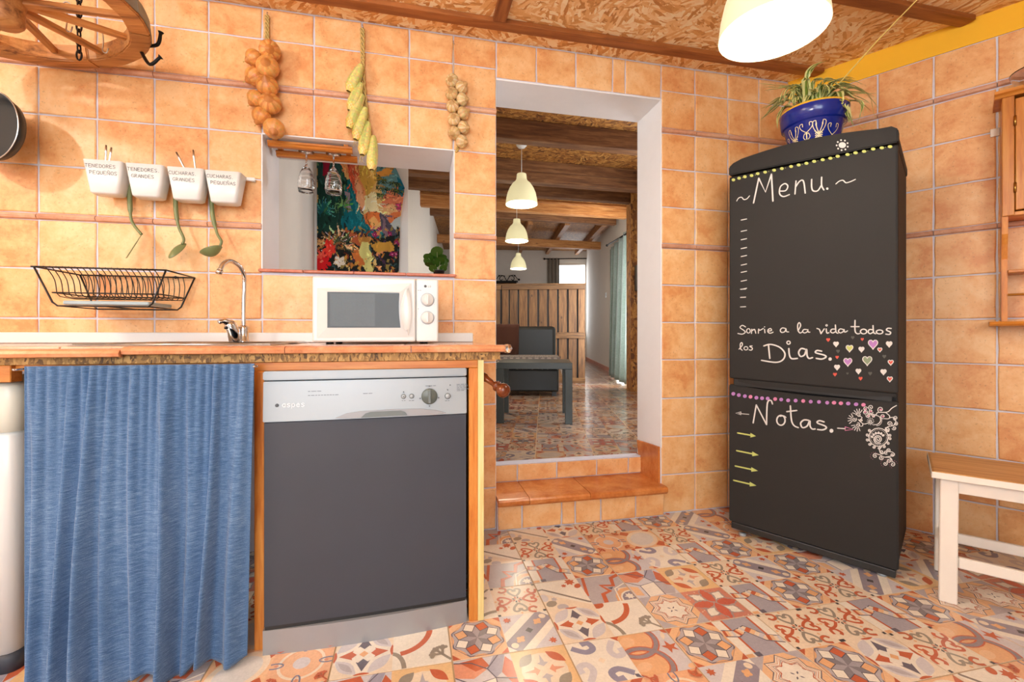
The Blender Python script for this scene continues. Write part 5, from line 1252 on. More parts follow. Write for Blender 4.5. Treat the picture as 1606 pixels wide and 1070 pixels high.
for k,(da,z0,h,b) in enumerate(((-.75,.02,.075,0),(-.22,.022,.10,1),(.28,.055,.07,0),(.72,.025,.10,1),(1.25,.03,.08,0),(-1.3,.03,.08,1),(2.,.03,.09,1),(2.8,.03,.08,0),(3.5,.03,.09,1))): ornament(fa_+da,z0,h,b)
m.build('slip_ornament',M['potcream'],pb,'cream slip ornaments')['kind']='stuff'
plant=thing('spider_plant','spider plant with arching striped leaves growing in the blue pot','plant',(px_,py_,FT+.186),FA)
q=random.Random(4)
def leafstrip(parent,P,w_,name='leaf'):
    P=cr(P,5); n=len(P); vs=[];fs=[];cs=[]
    up=Vector((0,0,1))
    for i,p in enumerate(P):
        d=(P[min(i+1,n-1)]-P[max(i-1,0)]).normalized(); s=d.cross(up)
        if s.length<.15: s=d.cross(Vector((1,0,0)))
        s.normalize(); nn=s.cross(d); t=i/(n-1); ww=w_*(1-t**2.2)*(.55+.45*min(1,t*5))
        for k,(a,b) in enumerate(((-1,.18),(-.38,-.05),(.38,-.05),(1,.18))): vs.append(p+s*a*ww+nn*b*ww)
    edge=(.86,.86,.58);mid=(.42,.52,.20)
    for i in range(n-1):
        for k in range(3):
            a=4*i+k; fs.append((a,a+1,a+5,a+4)); base=mid if k==1 else edge; t=i/n; f=q.uniform(.9,1.05); cs.append(lin(tuple(min(1,x*f) for x in (base if t<.92 else (.72,.55,.32)))))
    return colmesh(name,vs,fs,cs,M['leaf'],parent,True)
def localpot(px,py,off):
    # photo pixel on a plane parallel to the fridge front, in the plant's frame
    u,z=fr(px,py,-off); X=FL[0]+fu[0]*u-fn[0]*off-px_; Y=FL[1]+fu[1]*u-fn[1]*off-py_
    c,s=math.cos(-FA),math.sin(-FA); return Vector((X*c-Y*s,X*s+Y*c,z-(FT+.186)))
ZP=lambda X,Y,off:localpot(1180+X/7.3,90+Y/7.3,off)
arcs=[((600,350),(620,270),(690,130),(790,50),.20,.011),((600,380),(520,330),(400,330),(60,300),.30,.007),((600,400),(500,350),(330,340),(110,350),.28,.006),((560,420),(470,360),(380,400),(330,500),.16,.008),((560,440),(420,430),(250,560),(110,700),.22,.007),((560,450),(400,490),(220,600),(80,740),.26,.006),((540,450),(380,470),(240,520),(130,600),.30,.006),((560,460),(420,560),(330,620),(270,700),.14,.007),((560,470),(400,570),(310,700),(290,800),.2,.006),((560,420),(530,450),(480,500),(490,600),.10,.009),((640,400),(660,440),(600,520),(550,640),.06,.009),((640,420),(620,450),(590,510),(570,600),.10,.007),((660,380),(690,380),(720,400),(745,410),.12,.012),((640,400),(700,300),(780,250),(700,260),.3,.006),((700,420),(790,310),(900,260),(1010,270),.25,.008),((750,420),(850,330),(1000,270),(1200,270),.28,.007),((760,420),(900,300),(1100,250),(1290,320),.32,.005),((800,430),(950,340),(1150,320),(1340,440),.25,.007),((800,440),(980,350),(1200,360),(1430,470),.3,.007),((820,440),(1000,390),(1250,370),(1500,650),.3,.005),((840,430),(960,400),(1020,480),(1030,540),.06,.010),((830,430),(1000,410),(1200,450),(1340,520),.2,.008),((830,440),(990,440),(1180,480),(1370,620),.25,.007),((840,450),(980,500),(1080,580),(1160,790),.1,.010),((840,450),(1000,520),(1230,520),(1220,770),.16,.008),((840,450),(1020,500),(1110,650),(1140,760),.12,.008),((820,430),(900,330),(960,300),(1040,330),.2,.007),((780,430),(860,350),(900,330),(940,330),.18,.007),((700,420),(600,330),(560,300),(520,350),.24,.007),((820,440),(1040,430),(1200,400),(1380,430),.22,.007),((600,420),(470,430),(380,500),(330,560),.22,.008),((640,420),(560,360),(450,370),(350,460),.18,.007),((700,430),(760,350),(840,320),(820,400),.16,.007),((600,430),(500,400),(440,450),(420,560),.12,.006),((620,420),(540,400),(470,380),(400,420),.2,.008),((760,430),(900,380),(1050,370),(1180,430),.15,.009),((780,430),(930,360),(1080,340),(1230,380),.22,.008)]
for a,b,c,d,off,w_ in arcs:
    root_=Vector((q.uniform(-.03,.03),q.uniform(-.03,.03),.005)); 
    off=off*.75
    leafstrip(plant,[root_,ZP(*b,(.12+off)/2+.03),ZP(*c,off),ZP(*d,off-.0)],w_*1.5)
    if off>.07:
        J=lambda p,s=22:(p[0]+q.uniform(-s,s),p[1]+q.uniform(-s,s)*.8)
        leafstrip(plant,[root_*.7,ZP(*J(b),(.12+off)/2+.04),ZP(*J(c,30),off+.02),ZP(*J(d,45),off)],w_*1.3)
        leafstrip(plant,[root_*-.6,ZP(*J(b),(.12+off)/2+.02),ZP(*J(c,30),off-.02),ZP(*J(d,60),off-.03)],w_*1.2)
m=MB(); m.tube(cr([ZP(930,370,.2),ZP(1020,270,.18),localpot(1378,62,.10),localpot(1446,-8,.02)],6),[.0032]*7+[.0028]*6+[.0022]*6,8); m.build('runner_stem',M['stem'],plant,'long pale runner reaching up towards the ceiling')
m=MB(); m.tube(cr([ZP(1340,450,.25),ZP(1360,490,.25),ZP(1390,640,.25),ZP(1420,690,.25)],5),.0012,6); m.tube(cr([ZP(1220,770,.16),ZP(1270,810,.16),ZP(1300,785,.16),ZP(1270,765,.16)],5),.0013,6); m.build('dry_tip',M['rope'],plant)['kind']='stuff'
# ---------------------------------------------------------------- stool
BA=R(-53); bc=thing('stool','white painted stool with a worn wooden seat, right of the fridge','stool',(1.797+.6*.027,-.903-.8*.027,0),BA)
L=.50; Wd=.30
m=MB(); m.box(-.022,L,-.022,Wd+.02,.432,.458,bev=.007); bt=m.build('seat',M['benchtop'],bc)
MB().box(-.0235,L+.0015,-.0235,-.0205,.433,.4545,bev=.001).build('seat_edge',M['whitepaint'],bt,'white painted front edge')
MB().box(-.0235,-.0205,-.0235,Wd+.0215,.433,.4545,bev=.001).build('seat_edge',M['whitepaint'],bt,'white painted left edge')
for x0 in (0,L-.07):
    for y0 in (0,Wd-.035):
        m=MB(); m.box(x0,x0+.048,y0,y0+.032,0,.432,bev=.003)
        for v in m.bm.verts:
            if v.co.z<.1: v.co.x+=(-.004 if x0<.1 else .02); v.co.y+=(-.003 if y0<.1 else .003)
        m.build('leg',M['whitepaint'],bc)
for y0 in (.006,Wd-.028):
    MB().box(.046,L-.06,y0,y0+.018,.385,.432,bev=.002).build('apron',M['whitepaint'],bc)
MB().box(.046,L-.06,.008,.026,.125,.163,bev=.003).build('stretcher',M['whitepaint'],bc)
MB().box(.046,L-.06,Wd-.03,Wd-.012,.125,.163,bev=.003).build('stretcher',M['whitepaint'],bc)
for x in (.01,L-.045): MB().box(x,x+.018,.03,Wd-.035,.385,.432,bev=.002).build('apron',M['whitepaint'],bc)
for x in (.01,L-.045): MB().box(x,x+.018,.03,Wd-.035,.145,.180,bev=.002).build('stretcher',M['whitepaint'],bc)
# ---------------------------------------------------------------- wall cabinet at the right edge (frame of the right wall)
kb=thing('wall_cabinet','honey pine wall cabinet with a small door and open shelf, at the right edge','wall cabinet',(CXW,0,0),WRA)
c0=.812; c1=1.45
def wbox(*a,bev=.002,mat='cabpine',name='side_panel',par=None,label=None): return boxo(name,M[mat],par or kb,*a,bev=bev,label=label)
m=MB(); m.prism([(-.008,1.905),(-.165,1.905),(-.172,1.912),(-.185,1.918),(-.190,1.928),(-.008,1.928)],c0-.022,c1+.02,'yz'); m.build('cornice',M['cabpinex'],kb)
m=MB(); pr=[(-.008,.99),(-.11,.99),(-.11,1.20),(-.105,1.25),(-.12,1.31),(-.142,1.35),(-.150,1.42),(-.150,1.905),(-.008,1.905)]
for x in (c0,c1-.018):
    m=MB(); m.prism(pr,x,x+.018,'yz'); m.build('side_panel',M['cabpine'],kb,bevel=.002)
wbox(c0+.0,c0+.035,-.160,-.150,1.42,1.905,name='face_stile')
wbox(c0+.018,c1-.018,-.15,-.012,1.42,1.436,mat='cabpinex',name='bottom_board')
d_=wbox(c0+.037,c0+.31,-.164,-.150,1.440,1.89,name='door')
wbox(c0+.075,c0+.272,-.161,-.1635+.0,1.485,1.85,name='door_panel',par=d_,bev=.001)
wbox(c0+.312,c1-.037,-.164,-.150,1.440,1.89,name='door')
for z in (1.53,1.80): 
    m=MB(); m.tube([(c0+.036,-.166,z-.02),(c0+.036,-.166,z+.02)],.0045,10); m.build('hinge',M['brass'],kb,'small brass hinge')
wbox(c0+.018,c1-.018,-.125,-.012,1.19,1.203,mat='cabpinex',name='shelf')
m=MB(); m.tube([(c0+.018,-.118,1.10),(c1-.018,-.118,1.10)],.005,8); m.build('shelf_rail',M['cabpinex'],kb)
m=MB(); m.prism([(-.008,.972),(-.135,.972),(-.142,.980),(-.135,.990),(-.008,.990)],c0-.035,c1+.03,'yz'); m.build('base_board',M['cabpinex'],kb)
MB().box(c0-.03,c0-.001,-.012,-.009,1.80,1.835,bev=.001).build('mounting_bracket',M['steel'],kb,'small steel bracket')
# things on the cabinet
bl=MB(); bl.lathe([(.035,0),(.05,.004),(.085,.035),(.10,.07),(.102,.075),(.098,.072),(.082,.038),(.048,.008),(0,.006)],40)
bo=bl.build('glass_bowl',M['glass']); pt=Vector((CXW+math.cos(WRA)*.935-.843*.098,math.sin(WRA)*.935-.537*.098,1.9285)); bo.location=pt; tag(bo,'clear glass bowl standing on top of the pine wall cabinet','bowl')
# ---------------------------------------------------------------- pendant lamps
def pendant(loc,ceil,lab,mat,inner,far=False):
    t=thing('pendant_lamp',lab,'lamp',loc,0,'bell shaped opal glass pendants')
    pr=[(.140,0),(.1395,.012),(.135,.05),(.124,.10),(.105,.145),(.078,.185),(.055,.205),(.046,.222),(.042,.262),(.040,.268),(.0,.270)]
    m=MB(); m.lathe(pr,48,cap=False); m.build('shade',M[mat],t)
    m=MB(); m.lathe([(.137,.001),(.132,.05),(.12,.10),(.10,.145),(.075,.18),(.04,.20),(0,.202)],48,cap=False); m.build('shade_lining',M[inner],t)
    m=MB(); m.tube([(0,0,.268),(0,0,ceil-loc[2]-.03)],.0028,8); m.build('cord',M['white'],t)
    m=MB(); m.lathe([(.0,-.045),(.03,-.042),(.045,-.025),(.05,0),(0,0)],24,(0,0,ceil-loc[2])); m.build('ceiling_rose',M['white'],t)
    return t
KL=(1.0,-1.06,1.79)
pendant(KL,CEIL,'large lit bell shaped glass pendant hanging in front of the fridge','lampglow','lampinner')
point('kitchen_pendant_bulb',(KL[0],KL[1],KL[2]-.03),9,(1,.93,.82),.07)
# ---------------------------------------------------------------- dining room beyond the wall
A2=R(-16.5); x2=Vector((math.cos(A2),math.sin(A2),0)); y2=Vector((-math.sin(A2),math.cos(A2),0))
def cz(y): return 2.477+.0864*y
f2=structure(MB().prism([(-2.0,.2),(3.3,.2),(6.2,6.4),(5.0,11.6),(-1.0,11.6),(-2.0,1.2)],S2-.05,S2-.0015,'xy').build('floor',M['floorgrout']),'patterned tile floor of the dining room beyond the step','floor')
F2O=Vector((.30,.20,0))
def toL(p): d=Vector(p)-F2O; return Vector((d.dot(x2),d.dot(y2),0))
def toW(a,b): return F2O+x2*a+y2*b
def pxof(x,y,z=S2):
    Y=y-CAMY; zc=x*sY+Y*cY; xc=x*cY-Y*sY; return 803+FPX*xc/zc, zc
lr=random.Random(5); fvs=[];ffs=[];fcs=[]
holder=bpy.data.objects.new('floor_tiles',None); 
for I in range(-9,22):
    for J in range(-6,34):
        a0,b0=I*.334,J*.334; cs_=[toW(a0+da,b0+db) for da in (0,.334) for db in (0,.334)]
        if min(c.y for c in cs_)<.2-.33 or max(c.y for c in cs_)<.21: continue
        pz=[pxof(c.x,c.y) for c in cs_]
        if max(p[0] for p in pz)<(690 if pz[0][1]<5.5 else 765) or min(p[0] for p in pz)>1012: continue
        dmin=min(p[1] for p in pz)
        keys=[(lr.choice(KEYS),lr.randrange(4),lr.random()<.5) for _ in range(4)]
        if dmin<6.4:
            o=bigtile(f2,0,0,.167,.167,keys,mat='print_dining_dim',mul=(.68,.56,.47,1)); o.matrix_world=Matrix.Translation(toW(a0,b0)+Vector((0,0,S2-.0012)))@Matrix.Rotation(A2,4,'Z')  # mul darkens and browns the shared print, dim room light put in colour
            if min(c.y for c in cs_)<.2:
                bm=bmesh.new(); bm.from_mesh(o.data); mw_=toW(a0,b0); lo_=Vector((0,.2-mw_.y,0)); lo_=Matrix.Rotation(-A2,4,'Z')@lo_; no=Matrix.Rotation(-A2,4,'Z')@Vector((0,-1,0))
                bmesh.ops.bisect_plane(bm,geom=bm.verts[:]+bm.edges[:]+bm.faces[:],plane_co=lo_,plane_no=no,clear_outer=True); bm.to_mesh(o.data); bm.free()
        elif dmin<13:
            for n,(k_,r_,m_) in enumerate(keys):
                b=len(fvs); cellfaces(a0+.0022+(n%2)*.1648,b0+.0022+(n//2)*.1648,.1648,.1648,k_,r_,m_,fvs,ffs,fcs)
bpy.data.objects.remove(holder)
o=colmesh('far_floor_tiles',fvs,ffs,[tuple(a*b for a,b in zip(c,(.68,.56,.47,1))) for c in fcs],M['print_dining_dim'],f2); o.matrix_world=Matrix.Translation(F2O+Vector((0,0,S2-.001)))@Matrix.Rotation(A2,4,'Z'); o['kind']='stuff'  # far tiles get the same dimming tint in their colours
m=MB(); vs=[]
m.prism([(.25,cz(.25)),(11.6,cz(11.6)),(11.6,cz(11.6)+.05),(.25,cz(.25)+.05)],-2.0,6.3,'yz'); structure(m.build('ceiling',M['osbdark']),'sloping strand board ceiling of the dining room','ceiling')
def wseg(name,p,q,lab,z0=0,z1=3.55,th=.12,mat='wallpaint',side=1,cat='wall'):
    p=Vector(p+(0,));q=Vector(q+(0,)); L=(q-p).length; o=MB().box(0,L,0 if side>0 else -th,th if side>0 else 0,z0,z1).build(name,M[mat]); o.location=p; o.rotation_euler=(0,0,math.atan2(q.y-p.y,q.x-p.x)); return structure(o,lab,cat)
wseg('wall_back',(-.63,1.1),(-.02,1.1),'short white wall carrying the painted tapestry','' and 0 or 0,2.56)
wseg('wall_left',(-.63,.25),(-.63,1.1),'white side wall just behind the pass-through',0,2.52)
wseg('wall_left',(-.07,1.12),(-.07,2.93),'white wall stub beside the tapestry',0,2.74)
wseg('wall_left',(-.07,2.93),(.27,4.68),'long white left wall of the dining room',0,2.9)
wseg('wall_left',(.27,4.68),(.6,7.9),'white left wall halfway down the dining room',0,3.2)
wseg('wall_left',(.6,7.9),(.95,11.4),'white left wall at the far end of the dining room',0,3.6)
RW0=Vector((3.42,5.1,0)); RW1=Vector((4.98,10.45,0))
wseg('wall_right',(3.42,5.1),(4.98,10.45),'white right wall of the dining room with a light switch',side=-1)
wseg('wall_right',(2.36,.25),(2.76,2.95),'white wall beside the doorway on the dining side',side=-1,z1=2.75)
wseg('wall_right',(2.76,2.95),(3.42,5.1),'white wall over the curtained terrace door',side=-1,z0=2.3,z1=2.95)
P13=dep(850,500,13.0); a=P13-x2*3.4; b=P13+x2*3.0
wseg('wall_front',(a.x,a.y),(b.x,b.y),'pale far wall of the dining room with a window')
m=MB(); m.box(.0,5.55,.0,.012,S2,S2+.085); o=m.build('baseboard_right',M['sill']); o.location=RW0; o.rotation_euler=(0,0,math.atan2(RW1.y-RW0.y,RW1.x-RW0.x)); structure(o,'terracotta skirting tiles along the right wall','baseboard')
# beams
def xleft(y): return float(np.interp(y,[1.12,2.93,4.68,7.9,11.4],[-.07,-.07,.27,.6,.95]))
bg='ceiling beams of the dining room'
for i,(y,h,th,x1,mt,lab) in enumerate(((1.21,.135,.10,2.46,'beam','dark wooden ceiling beam nearest the doorway'),(2.19,.215,.10,2.62,'beam','deep double-plank ceiling beam, second from the doorway'),(2.93,.16,.09,2.75,'beam','dark ceiling beam, third from the doorway, above the strand board post'),(3.88,.165,.09,3.05,'beamlight','lighter reddish ceiling beam, fourth from the doorway'),(4.68,.13,.09,3.25,'beam','narrow ceiling beam, fifth from the doorway'))):
    zt=cz(y); t=thing('ceiling_beam',lab,'beam',(xleft(y)+.0,y,zt),0,bg)
    L=x1-xleft(y)
    if i==1:
        boxo('plank',M[mt],t,0,L,0,th,-.11,.0,bev=.004); boxo('plank',M[mt],t,0,L,-.006,th,-.217,-.112,bev=.004)
    else: boxo('timber',M[mt],t,0,L,0,th,-h-.02,.0,bev=.006)
    if i==3: boxo('lath',M['beamlight'],t,0,L,-.03,-.002,-.055,-.03,bev=.003)
p6=dep(959,385,9.85); t=thing('ceiling_beam','light wooden beam with a cut end showing, farthest one','beam',(.5,6.9,cz(6.9)-.137),0,bg)
boxo('timber',M['beamlight'],t,0,dep(959,385,9.2).x-.5,0,.12,-.16,.0,bev=.008)
for (pa,pb,lab) in (((832,352),(815,393),'sloping rafter behind the second pendant lamp'),((890,357),(858,397),'sloping rafter above the grey far curtain'),((948,363),(904,402),'sloping rafter meeting the right wall')):
    a=dep(*pa,7.6); b=dep(*pb,12.7); a.z=cz(a.y)-.005; b.z=cz(b.y)-.005; L=(b-a).length
    m=MB(); m.box(-.045,.045,0,L,-.13,0,bev=.004); o=m.build('rafter',M['rafter']); o.location=a; d=(b-a); o.rotation_euler=(math.asin(d.z/L),0,-math.atan2(d.x,d.y)); tag(o,lab,'rafter','sloping rafters of the dining room')
# strand board post
c=dep(989.5,500,5.5); pst=MB().box(0,.105,0,.30,S2,cz(c.y)-.02).build('board_post',M['osbdark']); pst.location=(c.x,c.y,0); pst.rotation_euler=(0,0,A2); tag(pst,'tall strand board post at the right of the doorway view','post')
c=dep(999,435,5.35); o=MB().box(0,.03,0,.30,-.15,.15,bev=.003).build('wall_screen',M['dark']); o.location=c; o.rotation_euler=(0,0,A2); tag(o,'thin dark framed panel fixed to the strand board post','panel')
# pendants
for d,px,lab in ((4.0,818,'lit bell pendant nearest the doorway, largest of the three in the dining room'),(5.55,810.5,'middle bell pendant of the three in the dining room'),(7.84,813,'smallest, farthest bell pendant in the dining room')):
    p=dep(px,322,d); p.z=2.085; pendant(tuple(p),cz(p.y)-.0,lab,'lampglowfar','lampinner'); point('dining_pendant_bulb',(p.x,p.y,2.05),9,(1,.90,.74),.06)
# pallet screen
c=dep(918,500,6.5); ps=thing('pallet_screen','room divider made of upright pallet boards behind the sofa','divider',(c.x,c.y,S2),A2)
k=6.5/714
def bx(name,xa,xb,ya,yb,z0,z1,mat='pallet'): return boxo(name,M[mat],ps,(xa-918)*k,(xb-918)*k,ya,yb,z0,z1,bev=.003)
e=[(906.7,917.5),(891.5,905.3),(876,890),(860.3,874.4),(844.6,858.8),(829,843.2),(813.2,827.5),(798.4,811.8),(786,797.6),(770,784),(754,768),(738,752),(722,736)]
for xa,xb in e: bx('slat',xa+.55,xb-.55,.022,.042,.02,1.40)
z=lambda y:CAMZ+(HZ-y)/714*6.5-S2
bx('rail',786,918,0,.02,z(453.5),z(444.5),'palletx'); bx('rail',722,785,0,.02,z(453.5),z(444.5),'palletx'); bx('rail',786,918,.0,.02,z(531),z(521.5),'palletx'); bx('rail',722,785,0,.02,z(531),z(521.5),'palletx'); bx('rail',786,918,.0,.02,0.0,.075,'palletx'); bx('rail',722,785,.0,.02,0,.075,'palletx')
boxo('gap_dark_sheet',M['dark'],ps,-1.78,-.02,.091,.097,.02,1.39)  # added dark sheet so the gaps between slats show black
bx('top_board',722,918.8,-.012,.075,1.41,1.43,'palletx')
for xa in (912,852,786,722): bx('back_batten',xa,xa+6,.043,.09,0,1.41)
# coffee table
c=dep(778.7,570,3.52); ct=thing('coffee_table','low charcoal coffee table with square legs in front of the sofa','coffee table',(c.x,c.y,S2),A2)
boxo('tabletop',M['blacktable'],ct,0,.583,0,.55,.42,.47,bev=.002)
for x in (0,.528):
    for y in (0,.495): boxo('leg',M['blacktable'],ct,x,x+.055,y,y+.055,0,.42,bev=.001)
# sofa
c=dep(876.5,622,5.07); sf=thing('sofa','black leather sofa against the pallet divider','sofa',(c.x,c.y,S2),A2)
boxo('base',M['leather'],sf,-1.42,0,0.01,.80,.05,.30,bev=.02)
boxo('seat_cushion',M['leather'],sf,-1.42,-.78,0,.66,.30,.43,bev=.03); boxo('seat_cushion',M['leather'],sf,-.775,0,0,.66,.30,.43,bev=.03)
boxo('backrest',M['leather'],sf,-1.42,-.02,.60,.80,.30,.795,bev=.04)
for x in (-1.38,-.05):
    for y in (.06,.74): boxo('foot',M['dark'],sf,x-.025,x+.025,y-.025,y+.025,0,.05)
th_=thing('plush_throw','dark brown plush throw over the left part of the sofa back','throw',(c.x,c.y,S2),A2)
vs=[];fs=[]; q=random.Random(2); nu=22; prof_=[(.56,.44),(.575,.6),(.58,.78),(.60,.815),(.66,.825),(.75,.822),(.815,.80),(.82,.6)]
for i in range(nu+1):
    x=-1.35+(.87)*i/nu
    for y_,z_ in prof_: vs.append((x,y_+.008*math.sin(i*1.3+z_*9),z_+.005*math.sin(i*2.1)))
n=len(prof_)
for i in range(nu):
    for j in range(n-1): a=i*n+j; fs.append((a,a+1,a+n+1,a+n))
m=MB(); m.mesh(vs,fs,True); o=m.build('cloth',M['brownthrow'],th_); o.modifiers.new('s','SOLIDIFY').thickness=.02
# lace throw on the seat
vs=[];fs=[];cs=[]; NX,NY=150,70; x0_,x1_=-.86,.045
path=[(.60,.440),(.05,.440),(.0,.437),(-.012,.425),(-.014,.30)]
seg=[0]; 
for a,b in zip(path,path[1:]): seg.append(seg[-1]+math.hypot(b[0]-a[0],b[1]-a[1]))
for j in range(NY+1):
    s=seg[-1]*j/NY; k_=max(i for i in range(len(seg)-1) if seg[i]<=s+1e-9); t=(s-seg[k_])/(seg[k_+1]-seg[k_]); yy=path[k_][0]+(path[k_+1][0]-path[k_][0])*t; zz=path[k_][1]+(path[k_+1][1]-path[k_][1])*t
    for i in range(NX+1):
        u=i/NX; x=x0_+(x1_-x0_)*u; dz=-.10*max(0,(x-.0)/.045)**1.5; sc_l=.012*abs(math.sin(u*PI*16)) if j==NY else 0
        vs.append((x,yy+.004*math.sin(u*40)*(j>NY*.8),zz+dz+sc_l))
for j in range(NY):
    for i in range(NX):
        a=j*(NX+1)+i; fs.append((a,a+1,a+NX+2,a+NX+1)); s=seg[-1]*(j+.5)/NY; x=(i+.5)/NX*.905
        ed=abs(s-.56); 
        if ed<.045: c_=(.78,.73,.68) if abs(math.hypot(((x*18)%1-.5),(s-.56)*16)-.38)<.12 else (.22,.19,.18)
        elif s>.65: c_=(.75,.70,.65) if (math.sin(x*180)*math.sin(s*300))>-.1 else (.25,.22,.21)
        else: c_=(.62,.57,.54) if math.sin(x*90)*math.sin(s*110)>-.2 else (.44,.40,.38)
        cs.append(lin(c_))
lt=thing('lace_throw','grey beige lace edged throw on the sofa seat','throw',(c.x,c.y,S2),A2); colmesh('cloth',vs,fs,cs,M['cloth_print'],lt,True)
# terrace curtain, rod, door
ga=dep(957,587,7.75); gb=dep(991,600,6.0); ga.z=gb.z=0; Lg=(gb-ga).length
gc=drape('terrace_curtain',M['greencurtain'],0,Lg,2.40,S2+.02,lambda u,v:.035*math.sin(u*34+math.sin(u*7))*(.5+.5*v)-.05*v*math.sin(u*3),90,24)
gc.location=ga; gc.rotation_euler=(0,0,math.atan2(gb.y-ga.y,gb.x-ga.x)); tag(gc,'pale sage green full length curtain on the right of the dining room','curtain')
a=dep(952,385,8.1); b=dep(992,361,5.9); m=MB(); m.tube([a,b],.012,10); m.ball(a,.022,12); o=m.build('curtain_rod',M['ironblack']); tag(o,'dark curtain rod above the sage green curtain','curtain rod')
dg=thing('door_1','bright glazed terrace door behind the sage curtain','door',(2.80,3.1,0),math.atan2(5.1-2.95,3.42-2.76)); dg['kind']='structure'
boxo('pane',M['skyglass'],dg,.1,1.95,-.03,-.02,S2+.05,2.24); 
for x in (.02,.98,1.95): boxo('frame',M['whitepaint'],dg,x,x+.07,-.05,-.0,S2,2.3)
boxo('frame',M['whitepaint'],dg,.02,2.0,-.05,0,2.24,2.3)
# far window and curtain
d13=12.9; k=d13/714
wp=dep(876,500,d13); wp.z=0; wn2=thing('window_2','bright far window of the dining room','window',wp,A2); wn2['kind']='structure'
boxo('pane',M['skyglass'],wn2,.0,.74,.02,.03,1.0,2.93); 
for x in (-.05,.74): boxo('frame',M['whitepaint'],wn2,x,x+.05,0.0,.04,.95,2.98)
boxo('frame',M['whitepaint'],wn2,-.05,.79,0,.04,2.93,3.0); boxo('frame',M['whitepaint'],wn2,-.05,.79,0,.04,.93,1.0)
fc=drape('far_curtain',M['greycurtain'],-.32,.02,3.12,.9,lambda u,v:.03*math.sin(u*22)-.10,40,10); fc.location=wp; fc.rotation_euler=(0,0,A2); tag(fc,'grey brown curtain beside the far window','curtain')
m=MB(); m.tube([(-.40,-.10,3.10),(.84,-.10,3.10)],.014,8); m.ball((-.40,-.10,3.10),.03,10); 
for x in (-.30,.5): m.tube([(x,-.1,3.10),(x,.03,3.10)],.01,6)
o=m.build('curtain_rod',M['ironblack']); o.location=wp; o.rotation_euler=(0,0,A2); tag(o,'dark curtain rod over the far window','curtain rod')
# mirror with wrought iron crest
wp=dep(795,500,d13-.1); wp.z=0; mr=thing('wall_mirror','mirror with a black scrolled iron crest on the far wall','mirror',wp,A2)
z_=lambda y:CAMZ+(HZ-y)*(d13-.1)/714
boxo('glass',M['mirror'],mr,-.30,.28,0,.02,1.5,z_(442)-.02); boxo('frame',M['ironblack'],mr,-.33,.31,-.01,.03,z_(442)-.03,z_(441)+.01); boxo('frame',M['ironblack'],mr,-.34,-.30,-.01,.03,1.5,z_(442)); boxo('frame',M['whitepaint'],mr,.27,.31,-.01,.03,1.5,z_(442))
zz=z_(441)
for s in (-1,1):
    m=MB(); m.tube(cr([(0,0,zz),(s*.10,0,zz+.15),(s*.2,0,zz+.10),(s*.18,0,zz+.02),(s*.12,0,zz+.05)],6),.012,6); m.build('scroll',M['ironblack'],mr)
    m=MB(); m.tube(cr([(s*.05,0,zz+.14),(s*.2,0,zz+.16),(s*.3,0,zz+.06),(s*.34,0,zz+.04)],6),.010,6); m.ball((s*.34,0,zz+.04),.03,8); m.ball((s*.22,0,zz+.15),.025,8); m.build('scroll',M['ironblack'],mr)
# light switch
c=dep(951,463,9.3); sw=MB().box(-.06,.06,-.006,.006,-.045,.045,bev=.003); sw.mi=1; sw.box(-.02,.02,-.010,-.004,-.03,.03); o=sw.build('light_switch',[M['white'],M['grey']])
tW=(RW1-RW0).normalized(); s_=(c-RW0).dot(tW); 
r_=ray(951,463); nW=Vector((tW.y,-tW.x,0)); tt=((RW0-Vector((0,CAMY,0))).dot(nW))/(Vector((r_[0],r_[1],0)).dot(nW)); pp=Vector((r_[0]*tt,CAMY+r_[1]*tt,CAMZ+r_[2]*tt)); o.location=pp-nW*.0+Vector((-tW.y,tW.x,0))*.008; o.rotation_euler=(0,0,math.atan2(tW.y,tW.x)+PI); tag(o,'white light switch on the right wall left of the sage curtain','light switch')
# ---------------------------------------------------------------- tapestry seen through the pass-through
TY=1.070
def zc_(X,Y): return onY(440+X/4.65,210+Y/4.65,TY)
TW,TH=132,190
gx=np.linspace(0,1,TW); gy=np.linspace(0,1,TH)
def redge(Y): return float(np.interp(Y,[0,190,235,400,640,1005,1300],[790,800,832,905,872,862,855]))
XX=np.zeros((TH,TW));YY=np.zeros((TH,TW))
for j in range(TH):
    Y=20+1250*gy[j]
    for i in range(TW): XX[j,i]=262+(redge(Y)-262)*gx[i]; YY[j,i]=Y
X0g,Y0g=XX.copy(),YY.copy(); rs=np.random.RandomState(3); XX=XX+4*np.sin(YY/17+XX/31)+2*np.sin(XX/9+YY/23)+rs.randn(TH,TW)*1.3; YY=YY+4*np.sin(XX/15-YY/37)+2*np.sin(YY/8)+rs.randn(TH,TW)*1.3
img=np.zeros((TH,TW,3)); img[:]=(.90,.74,.46)
def fill(poly,col,alpha=1.):
    x=XX;y=YY; ins=np.zeros(x.shape,bool); n=len(poly)
    for i in range(n):
        xa,ya=poly[i-1];xb,yb=poly[i]
        if ya==yb: continue
        c_=((ya>y)!=(yb>y))&(x<(xb-xa)*(y-ya)/(yb-ya)+xa); ins^=c_
    img[ins]=img[ins]*(1-alpha)+np.array(col)*alpha
q=random.Random(9)
fill([(420,0),(640,0),(640,500),(590,590),(520,330),(440,190)],(.93,.60,.38)); fill([(470,150),(560,240),(590,570),(500,330)],(.86,.38,.26)); fill([(520,230),(600,420),(620,590),(560,500)],(.95,.70,.52))
fill([(560,0),(720,0),(700,330),(640,470),(570,300)],(.88,.70,.32)); fill([(610,440),(690,430),(720,600),(610,590)],(.98,.93,.72)); fill([(560,540),(640,560),(600,590)],(.90,.80,.55))
